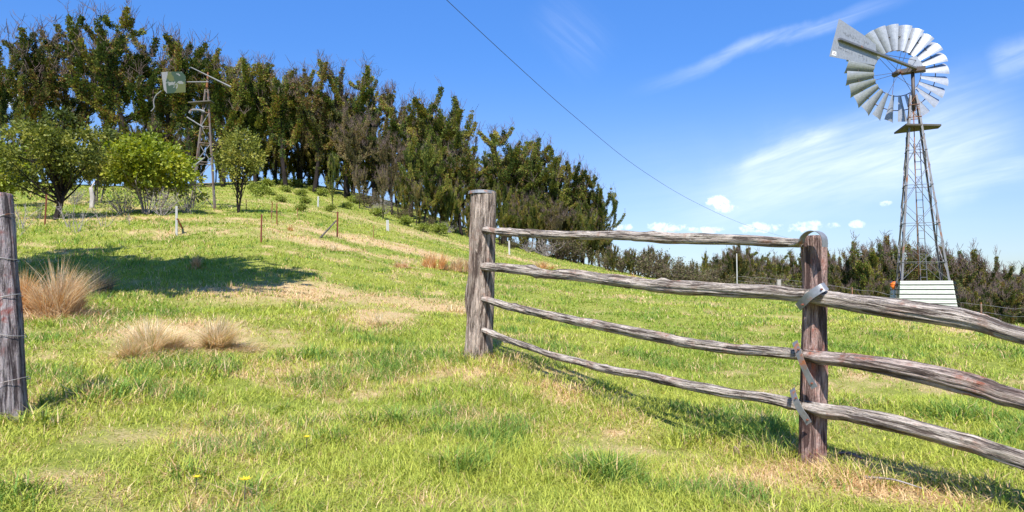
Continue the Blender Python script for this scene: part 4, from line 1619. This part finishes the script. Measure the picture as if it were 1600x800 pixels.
# trees and bushes on the near slope
OL = [(0.070, 0.095, 0.018), (0.145, 0.175, 0.032), (0.26, 0.275, 0.052), (0.40, 0.37, 0.08)]
t = bushy('round_tree', 401, 5.1, 2.15, 1.3, 120, 85, 0.15, [(0.045, 0.065, 0.013)] + OL, 2, 0.12, 0.30, 'charred', 0.10, 0.62)
tag(t, 'round olive green tree with a forked dark trunk at the left of the slope', 'tree').location = on_ground(82, 30.0)
BG = [(0.10, 0.145, 0.018), (0.20, 0.26, 0.026), (0.34, 0.37, 0.04), (0.46, 0.43, 0.06)]
t = bushy('leafy_bush', 402, 3.95, 2.15, 0.75, 165, 62, 0.20, BG, 9, 0.5, 0.34, 'greytwig', 0.035, 0.5)
tag(t, 'bright yellow-green bush with bare grey stems below, left of the broken windmill', 'bush').location = on_ground(228, 34.0)
t = bushy('small_tree', 403, 4.7, 1.5, 1.2, 75, 60, 0.15, OL[:] + [(0.27, 0.25, 0.05)], 2, 0.10, 0.33, 'charred', 0.06, 0.45)
tag(t, 'small olive tree with a short dark trunk, right of the broken windmill', 'tree').location = on_ground(370, 37.0)
t = bushy('leafy_bush', 404, 3.3, 1.5, 0.5, 70, 60, 0.18, BG, 4, 0.3, 0.32, 'bark', 0.04, 0.5)
tag(t, 'yellow-green bush cut by the left picture edge behind the round tree', 'bush').location = on_ground(-6, 36.0)
t = bushy('leafy_bush', 405, 3.6, 1.3, 1.2, 60, 60, 0.18, OL[1:] + [(0.26, 0.26, 0.05)], 3, 0.3, 0.32, 'bark', 0.05, 0.5)
tag(t, 'darker leafy bush between the round tree and the bright bush', 'bush').location = on_ground(150, 40.0)
# the tree outside the picture whose shade lies on the grass at the left
t = bushy('shade_tree', 406, 12.7, 4.2, 6.2, 280, 90, 0.34, OL, 2, 0.2, 0.62, 'charred', 0.16)
tag(t, 'broad olive tree outside the left of the picture, its shade on the grass', 'tree')
t.location = (-9.6, 8.2, gz(-9.6, 8.2))
t.scale = (1.08, 0.95, 1)
# grey dead brush under the bright bush and pale trunk
for q, (px, Y, top, wd, lab) in enumerate(((192, 33.5, 298, 1.5, 'tangle of grey dead stems at the left foot of the bright bush'), (250, 33.2, 296, 1.2, 'grey bare stems under the bright bush'),
                                           (112, 38, 296, 1.2, 'bare grey stems behind the round tree trunk'), (292, 35, 292, 0.9, 'thin bare stems at the foot of the broken windmill'))):
    plant(BS[1], px, Y, top, lab, None, wd)
b = MB()
pq = on_ground(141, 37)
tp_ = pt(142, 293, 37) - pq
b.tube(catmull([(0, 0, -0.1), tuple(tp_ * 0.5 + Vector((0.05, 0, 0))), tuple(tp_)], 8), np.linspace(0.13, 0.10, 8), 9)
b.tube(catmull([tuple(tp_ * 0.9), tuple(tp_ * 1.1 + Vector((0.1, 0, 0))), tuple(tp_ * 1.3 + Vector((0.16, 0.1, 0)))], 8), np.linspace(0.07, 0.03, 8), 7)
o = b.build('dead_tree', M['palebark'], None, True)
o.location = pq
tag(o, 'pale standing dead trunk between the round tree and the bright bush', 'dead tree')
# ferny green shrubs on the bank below the wood
FG = [(0.13, 0.18, 0.03), (0.23, 0.28, 0.045), (0.34, 0.36, 0.07)]
fern = bushy('bank_shrub', 407, 1.0, 0.8, 0.15, 26, 40, 0.16, FG, 4, 0.2, 0.24, 'bark', 0.02, 0.3)
fern['category'] = 'shrub'
tag(fern, 'low bright green shrub on the ferny bank below the wood', 'shrub', 'low shrubs on the ferny bank')
fern.location = on_ground(405, 58)
for px, py in ((418, 292), (432, 287), (448, 300), (462, 292), (470, 306), (478, 318), (490, 300), (502, 306), (486, 290), (515, 330), (541, 326), (470, 330), (425, 306), (440, 316), (398, 300), (556, 318),
               (590, 338), (634, 352), (660, 362), (686, 366), (404, 282), (420, 276), (446, 280)):
    p = hit(px, py)
    s = rng.uniform(0.5, 1.05)
    dup(fern, (p.x, p.y, p.z - 0.05), rng.uniform(0, 6.28), (s * 1.2, s * 1.2, s), 'low bright green shrub on the ferny bank below the wood')
# dead weeds standing in the grass by the round tree
weed = bare('dead_weed', 303, 1.0, 0.4, 5, 'greytwig', 0.012)
tag(weed, 'grey dead weed stalks standing in the grass near the round tree', 'weed', 'dead weeds near the round tree')
weed.location = on_ground(118, 25)
for px, Y, s in ((30, 26, 1.3), (108, 27, 1.2), (20, 24, 0.9), (160, 27, 0.9), (60, 30, 1.0), (200, 28, 0.6)):
    dup(weed, on_ground(px, Y), rng.uniform(0, 6), (s, s, s), 'grey dead weed stalks standing in the grass near the round tree')


# ------------------------------------------------------------------ pickets, small posts and wires
def picket(px, top, bot, mat, w, label, brace=None, name='star_picket', Y=None):
    p = hit(px, bot) if Y is None else on_ground(px, Y)
    w *= 0.62 if mat is not M['white'] else 0.8
    root = thing(name, label, 'post', tuple(p), 'slim posts on the slope')
    tpz = pt(px, top, p.y)
    b = MB()
    tip = (0.03 * (hash(label) % 3 - 1), 0, tpz.z - p.z)
    for k in range(3):
        a = k * 2 * PI / 3 + 0.5
        b.bar((0, 0, -0.2), tip, w, w * 0.22, (math.cos(a), math.sin(a), 0.0))
    b.build('stake', mat, root)
    if brace:
        (bx, by), (ex_, ey_) = brace
        e = hit(ex_, ey_)
        s_ = pt(bx, by, p.y - 0.03)
        b = MB()
        b.bar(s_ - p, e - p, w * 0.8, w * 0.5)
        b.build('brace', M['rusty'] if mat is M['white'] else M['bark'], root)
    return root


picket(70, 304, 352, M['redrust'], 0.10, 'rust-red stake in front of the round tree')
picket(276, 322, 368, M['white'], 0.10, 'pale grey stake with a short rusty prop, below the bright bush', ((277, 342), (285, 357)))
picket(408, 335, 379, M['redrust'], 0.09, 'rust-brown stake standing alone below the small olive tree')
picket(424, 316, 342, M['rusty'], 0.08, 'left stake of a close pair below the ferny bank')
picket(433, 318, 351, M['redrust'], 0.08, 'right stake of a close pair below the ferny bank')
picket(527, 331, 371, M['redrust'], 0.12, 'rust-red strainer stake with a long slanting brace', ((525, 345), (500, 372)))
picket(497, 307, 323, M['white'], 0.16, 'short white post up the bank near the dark columnar tree', name='white_post')
picket(606, 344, 361, M['white'], 0.22, 'short white post on the open grass below the grey sapling', name='white_post')
picket(796, 376, 398, M['white'], 0.16, 'pale post under the left end of the top rail', name='white_post')
picket(464, 325, 342, M['rusty'], 0.06, 'thin grey stake between the stake pair and the braced stake')
picket(583, 352, 372, M['rusty'], 0.05, 'thin stake right of the braced strainer stake')
picket(385, 312, 328, M['rusty'], 0.07, 'thin stake beside the small olive tree trunk')

# plain wire fence along the crest on the right
Pa, Pb, Pc = on_ground(1151, 46), on_ground(1216, 40), on_ground(1640, 24)
wf = thing('wire_fence', 'thin wire fence along the crest behind the windmill', 'fence', tuple(Pb))
b = MB()
b.tube([(0, 0, -0.2), (0.01, 0, pt(1216, 437, 40).z - Pb.z)], [0.13, 0.12], 9)
b.build('post', M['palebark'], wf)
b = MB()
b.tube([Pa - Pb + Vector((0, 0, -0.2)), pt(1151, 396, 46) - Pb], [0.035, 0.035], 7)
b.build('pole', M['white'], wf)
for q in (1330, 1530, 1640):
    g_ = on_ground(q, float(np.interp(q, [1216, 1640], [40, 24])))
    b = MB()
    b.bar(g_ - Pb + Vector((0, 0, -0.2)), g_ - Pb + Vector((0, 0, 1.15)), 0.05)
    b.build('picket', M['rusty'], wf)
for h_ in (0.45, 0.75, 1.05):
    b = MB()
    path = []
    for q in np.linspace(1151, 1640, 26):
        Y = float(np.interp(q, [1151, 1216, 1640], [46, 40, 24]))
        g_ = on_ground(q, Y)
        path.append(g_ - Pb + Vector((0, 0, h_)))
    b.tube(path, 0.007, 4)
    b.build('wire', M['wire'], wf)

# overhead cable, sagging away to the right
b = MB()
cpx = [(640, -55, 15.0), (698, 0, 16.0), (800, 95, 19), (900, 184, 24), (1000, 264, 32), (1090, 318, 44), (1175, 355, 62), (1262, 382, 90), (1310, 404, 110)]
path = catmull([tuple(pt(x, y, Y)) for x, y, Y in cpx], 60)
rad = np.full(60, 0.008)
b.tube(path, rad, 6)
o = b.build('overhead_cable', M['cable'], None, True)
tag(o, 'thin dark overhead cable sagging across the blue sky', 'cable')


# ------------------------------------------------------------------ grass
def blades(P, hgt, wid, lean, az_, col, curl, nseg=2):
    """arched blades: P (n,3) roots; lean metres of tip offset; returns verts, counts, index, colours"""
    n = len(P)
    dv = np.stack([np.cos(az_), np.sin(az_), np.zeros(n)], 1)
    sv = np.stack([-np.sin(az_), np.cos(az_), np.zeros(n)], 1)
    rows = []
    for k in range(nseg + 1):
        t = k / nseg
        c = P + dv * (lean * t ** curl)[:, None]
        c[:, 2] += hgt * (t - 0.18 * t * t * (lean / (hgt + 1e-6)))
        if k < nseg:
            wk = (wid * (1 - 0.55 * t) / 2)[:, None]
            rows += [c - sv * wk, c + sv * wk]
        else:
            rows += [c]
    V = np.stack(rows, 1)
    m = V.shape[1]
    base = (np.arange(n) * m)[:, None]
    parts, cnt = [], []
    for k in range(nseg - 1):
        parts.append(base + np.array([2 * k, 2 * k + 1, 2 * k + 3, 2 * k + 2]))
        cnt.append(4)
    parts.append(base + np.array([2 * nseg - 2, 2 * nseg - 1, 2 * nseg]))
    cnt.append(3)
    idx = np.concatenate(parts, 1).ravel()
    return V.reshape(-1, 3), np.tile(cnt, n), idx, np.repeat(col, m, 0)


TUFTS = []
for a_, b_, c_ in ((590, 660, 0.30), (662, 622, 0.26), (440, 640, 0.22), (300, 745, 0.22), (35, 775, 0.40), (130, 625, 0.40), (395, 772, 0.16), (1340, 765, 0.30), (1560, 772, 0.45), (950, 610, 0.25),
                   (870, 580, 0.3), (1215, 680, 0.30), (60, 660, 0.25), (520, 690, 0.18), (720, 735, 0.20), (930, 745, 0.2), (210, 690, 0.16), (1080, 690, 0.22), (480, 560, 0.35), (800, 560, 0.35), (340, 590, 0.3), (1450, 650, 0.4), (1100, 590, 0.35)):
    p_ = hit(a_, b_)
    TUFTS.append((p_.x, p_.y, c_ * 0.75))


def build_grass(name, r0, r1, dens, seed, label):
    rg = np.random.default_rng(seed)
    rcap = 4.2
    # density falls with the square of distance while blades grow with it
    def cdf_n(a, b_):
        return (min(b_, rcap) ** 2 - min(a, rcap) ** 2) / 2 + (rcap ** 2) * (math.log(max(b_, rcap)) - math.log(max(a, rcap)))
    n = int(1.56 * dens * cdf_n(r0, r1))
    u = rg.random(n) * cdf_n(r0, r1)
    k0 = cdf_n(r0, rcap) if r0 < rcap else 0
    r = np.where(u < k0, np.sqrt(2 * np.minimum(u, k0) + min(r0, rcap) ** 2), max(r0, rcap) * np.exp((u - k0) / rcap ** 2)) if r0 < rcap else r0 * np.exp(u / rcap ** 2)
    t = rg.uniform(-0.78, 0.78, n)
    x, y = r * np.sin(t), r * np.cos(t)
    sc = np.maximum(r / rcap, 1.0)
    dry = dryness(x, y)
    tuft = fbm(x * 1.7, y * 1.7, seed=31, octv=3)
    tuft2 = fbm(x * 0.35 + 4, y * 0.35, seed=33, octv=3)
    boost = np.zeros_like(x)
    for cx, cy, rr0 in TUFTS:
        boost = np.maximum(boost, np.clip(1.2 - np.hypot(x - cx, y - cy) / rr0 + 0.5 * tuft, 0, 1))
    fence_side = (x - P1.x) * FN.x + (y - P1.y) * FN.y < 0      # the mown paddock beyond the rails
    keep = rg.random(n) < np.clip(1.15 - 0.30 * dry + 0.3 * tuft, 0.35, 1)
    x, y, r, sc, dry, tuft, tuft2, fence_side, boost = (q[keep] for q in (x, y, r, sc, dry, tuft, tuft2, fence_side, boost))
    n = len(x)
    z = ground(x, y)
    P = np.stack([x, y, z - 0.01], 1)
    strip = np.abs((x - P1.x) * FN.x + (y - P1.y) * FN.y)
    along = (x - P1.x) * FD.x + (y - P1.y) * FD.y
    long_ = 1 + 0.8 * np.exp(-(strip / 0.22) ** 2) * ((along > 0) & (along < 9))
    h = 0.066 * sc ** 0.30 * rg.uniform(0.5, 1.5, n) * np.clip(1 + 0.55 * tuft, 0.45, 2.0) * long_ * (1 - 0.35 * dry) * np.where(fence_side, 0.8, 1.0)
    h *= 1 + 0.6 * boost
    w = 0.0052 * (1 + 0.5 * boost) * sc ** 0.85 * rg.uniform(0.6, 1.4, n)
    lean = h * rg.uniform(0.2, 1.9, n)
    azm = rg.uniform(0, 2 * PI, n)
    q = rg.random(n)
    c = np.empty((n, 3))
    gm = np.clip(0.5 + 0.40 * tuft2 + 0.25 * rg.normal(size=n), 0, 1)[:, None]
    c[:] = np.array((0.165, 0.265, 0.036)) * (1 - gm) + np.array((0.45, 0.475, 0.090)) * gm
    blue = ((tuft > 0.55) & (q < 0.75)) | (q < boost * 0.55)
    c[blue] = np.array((0.150, 0.250, 0.048)) * rg.uniform(0.8, 1.3, (blue.sum(), 1))
    st = rg.random(n) < np.clip(dry * 1.1 - 0.06, 0.05, 0.90)
    sm = rg.random((n, 1))
    straw = np.array((0.50, 0.33, 0.15)) * (1 - sm) + np.array((0.74, 0.58, 0.34)) * sm
    c[st] = straw[st]
    c *= rg.uniform(0.8, 1.2, (n, 1))
    # flat-lying straw
    lay = st & (rg.random(n) < 0.5)
    h[lay] *= 0.5
    lean[lay] = h[lay] * 2.6
    V, cn, ix, cc = blades(P, h, w, lean, azm, c, 1.7)
    o = fast_mesh(name, V, cn, ix, M['grass'], cc)
    o['kind'] = 'stuff'
    o['label'] = label
    return o


build_grass('meadow_grass', 2.2, 12.0, 6200, 5, 'bright green and straw coloured grass of the near meadow')
build_grass('hillside_grass', 12.0, 85.0, 6200, 6, 'short green grass of the hillside and far paddock')


def tussock(seed, n, hgt, rad, pal, droop=0.8, wid=0.006):
    rg = np.random.default_rng(seed)
    m = 7
    sc_ = rg.normal(size=(m, 2)) * rad * 0.42
    sh = rg.uniform(0.45, 1.0, m)
    sh[0], sc_[0] = 1.05, (0, 0)
    k = rg.integers(0, m, n)
    a = rg.uniform(0, 2 * PI, n)
    rr_ = rad * 0.20 * np.sqrt(rg.random(n))
    P = np.stack([sc_[k, 0] + rr_ * np.cos(a), sc_[k, 1] + rr_ * np.sin(a), np.full(n, -0.02)], 1)
    az_ = np.arctan2(sc_[k, 1] + np.sin(a) * rad * 0.3, sc_[k, 0] + 0.12 * rad + np.cos(a) * rad * 0.3) + rg.normal(size=n) * 0.7
    h = hgt * sh[k] * rg.uniform(0.3, 1.1, n)
    lean = h * np.abs(rg.normal(size=n)) * 0.50 * droop + rad * 0.25 * rg.random(n)
    fl = rg.random(n) < (0.24 if droop < 1 else 0.5)
    h[fl] *= 0.3
    P[fl, :2] += rg.normal(size=(int(fl.sum()), 2)) * rad * 0.5
    lean[fl] = rad * rg.uniform(0.3, 1.0, fl.sum())
    pal = np.array(pal)
    c = pal[rg.integers(0, len(pal), n)] * rg.uniform(0.75, 1.2, (n, 1))
    return blades(P, h, np.full(n, wid) * rg.uniform(0.6, 1.3, n), lean, az_, c, 1.9, 3)


STR = [(0.70, 0.52, 0.30), (0.62, 0.42, 0.20), (0.78, 0.66, 0.45), (0.50, 0.30, 0.13), (0.66, 0.55, 0.38)]
ORG = [(0.64, 0.38, 0.15), (0.72, 0.48, 0.23), (0.52, 0.29, 0.11), (0.76, 0.60, 0.36)]
PAL = [(0.80, 0.66, 0.42), (0.72, 0.54, 0.30), (0.62, 0.46, 0.24), (0.84, 0.74, 0.54), (0.42, 0.40, 0.14)]
GRY = [(0.40, 0.34, 0.26), (0.30, 0.27, 0.17), (0.24, 0.25, 0.10), (0.46, 0.38, 0.27)]
TU = [  # x, foot row, width px, height px, palette, blades, label
    (90, 494, 92, 86, STR, 4200, 'large pale bushy tussock in the sun beside the shade, leaning right'),
    (38, 488, 64, 66, ORG, 2600, 'large orange tussock beside the leaning post'),
    (152, 458, 36, 46, GRY, 1000, 'grey tussock standing in the tree shade'),
    (305, 420, 20, 25, ORG, 600, 'small orange tussock at the far side of the tree shade'),
    (236, 556, 104, 62, PAL, 6000, 'straw coloured tussock with flattened base, left of a close pair'),
    (335, 545, 96, 54, PAL, 5000, 'straw and green tussock, right of a close pair'),
    (628, 418, 34, 16, STR, 700, 'low flattened straw tussock, leftmost of three by the gate post'),
    (674, 420, 40, 30, ORG, 1100, 'upright orange tussock, middle of three by the gate post'),
    (716, 424, 36, 26, STR, 900, 'pale orange tussock touching the gate post outline'),
    (848, 420, 28, 16, ORG, 600, 'low orange tussock seen between the top and second rails'),
    (989, 435, 16, 10, ORG, 160, 'tiny orange tussock close above the second rail'),
    (590, 508, 46, 28, PAL, 320, 'flat pale straw tuft in the dry patch of mid meadow'),
    (705, 487, 30, 20, PAL, 240, 'thin straw tuft left of the gate post foot'),
    (524, 392, 50, 14, PAL, 300, 'flat straw heap below the braced stake'),
    (453, 360, 14, 10, ORG, 120, 'tiny orange tuft right of the stake pair'),
    (1570, 752, 40, 12, GRY, 130, 'low grey dead tuft at the lower right corner'),
]
for k, (px, py, wpx, hpx, pal, nb, lab) in enumerate(TU):
    p = hit(px, py)
    hg = hpx / F * p.y
    rd_ = wpx / F * p.y / 2
    V, cn, ix, cc = tussock(700 + k, nb, hg * 1.1, rd_, pal, 0.9 if hpx > 0.7 * wpx else 1.7, 0.0030 + 0.00055 * p.y)
    o = fast_mesh('grass_tussock', V, cn, ix, M['straw'], cc)
    o.location = p
    tag(o, lab, 'grass tussock', 'dry grass tussocks')

# yellow flowers and bits of bark in the grass
FLW = MB()
M['petal'] = mat_metal('yellow_petals', (0.80, 0.58, 0.02), 0.0, 0.6, 0.0)


def flower(px, py, label, s=1.0):
    p = hit(px, py)
    root = thing('yellow_flower', label, 'flower', tuple(p), 'yellow flowers in the grass')
    b = MB()
    b.tube([(0, 0, -0.02), (0.005, 0, 0.085 * s)], 0.0025, 5)
    b.build('stalk', M['bark'], root)
    b = MB()
    c = np.array((0.005, 0, 0.088 * s))
    for k in range(14):
        a = k * 2 * PI / 14
        d = np.array((math.cos(a), math.sin(a), 0.25 + 0.15 * (k % 2)))
        sd_ = np.array((-math.sin(a), math.cos(a), 0)) * 0.005 * s
        b.add([c, c + d * 0.012 * s - sd_, c + d * 0.026 * s, c + d * 0.012 * s + sd_], [(0, 1, 2, 3)])
    b.build('petals', M['petal'], root)


flower(478, 707, 'single yellow flower in the middle of the near grass', 1.0)
flower(381, 790, 'larger yellow flower at the bottom edge, left of centre', 1.3)
flower(305, 772, 'small yellow flower near the bottom edge, further left', 0.9)
for k, (px, py, L, lab) in enumerate(((1328, 722, 0.16, 'strip of brown bark lying right of the strapped post foot'), (1150, 712, 0.09, 'curled brown leaf litter piece left of the strapped post'),
                                      (1172, 710, 0.07, 'small brown bark flake left of the strapped post foot'), (1395, 764, 0.30, 'thin dry stick lying along the fence shadow at right'))):
    p = hit(px, py)
    b = MB()
    a = 0.5 + k
    dv = np.array((math.cos(-0.9), math.sin(-0.9), 0)) if k in (0, 3) else np.array((math.cos(a), math.sin(a), 0.1))
    pth = catmull([-dv * L / 2 + (0, 0, 0.03), (0, 0, 0.05), dv * L / 2 + (0, 0, 0.035)], 9)
    b.tube(pth, np.linspace(0.016, 0.008, 9) * (1 if k < 3 else 0.5), 7, True, lambda ang, s, t: 0.35 * np.sin(ang * 2 + s * 9))
    o = b.build('bark_piece' if k < 3 else 'dry_stick', M['post2'] if k < 3 else M['greytwig'], None, False, True)
    o.location = p
    tag(o, lab, 'bark' if k < 3 else 'stick')
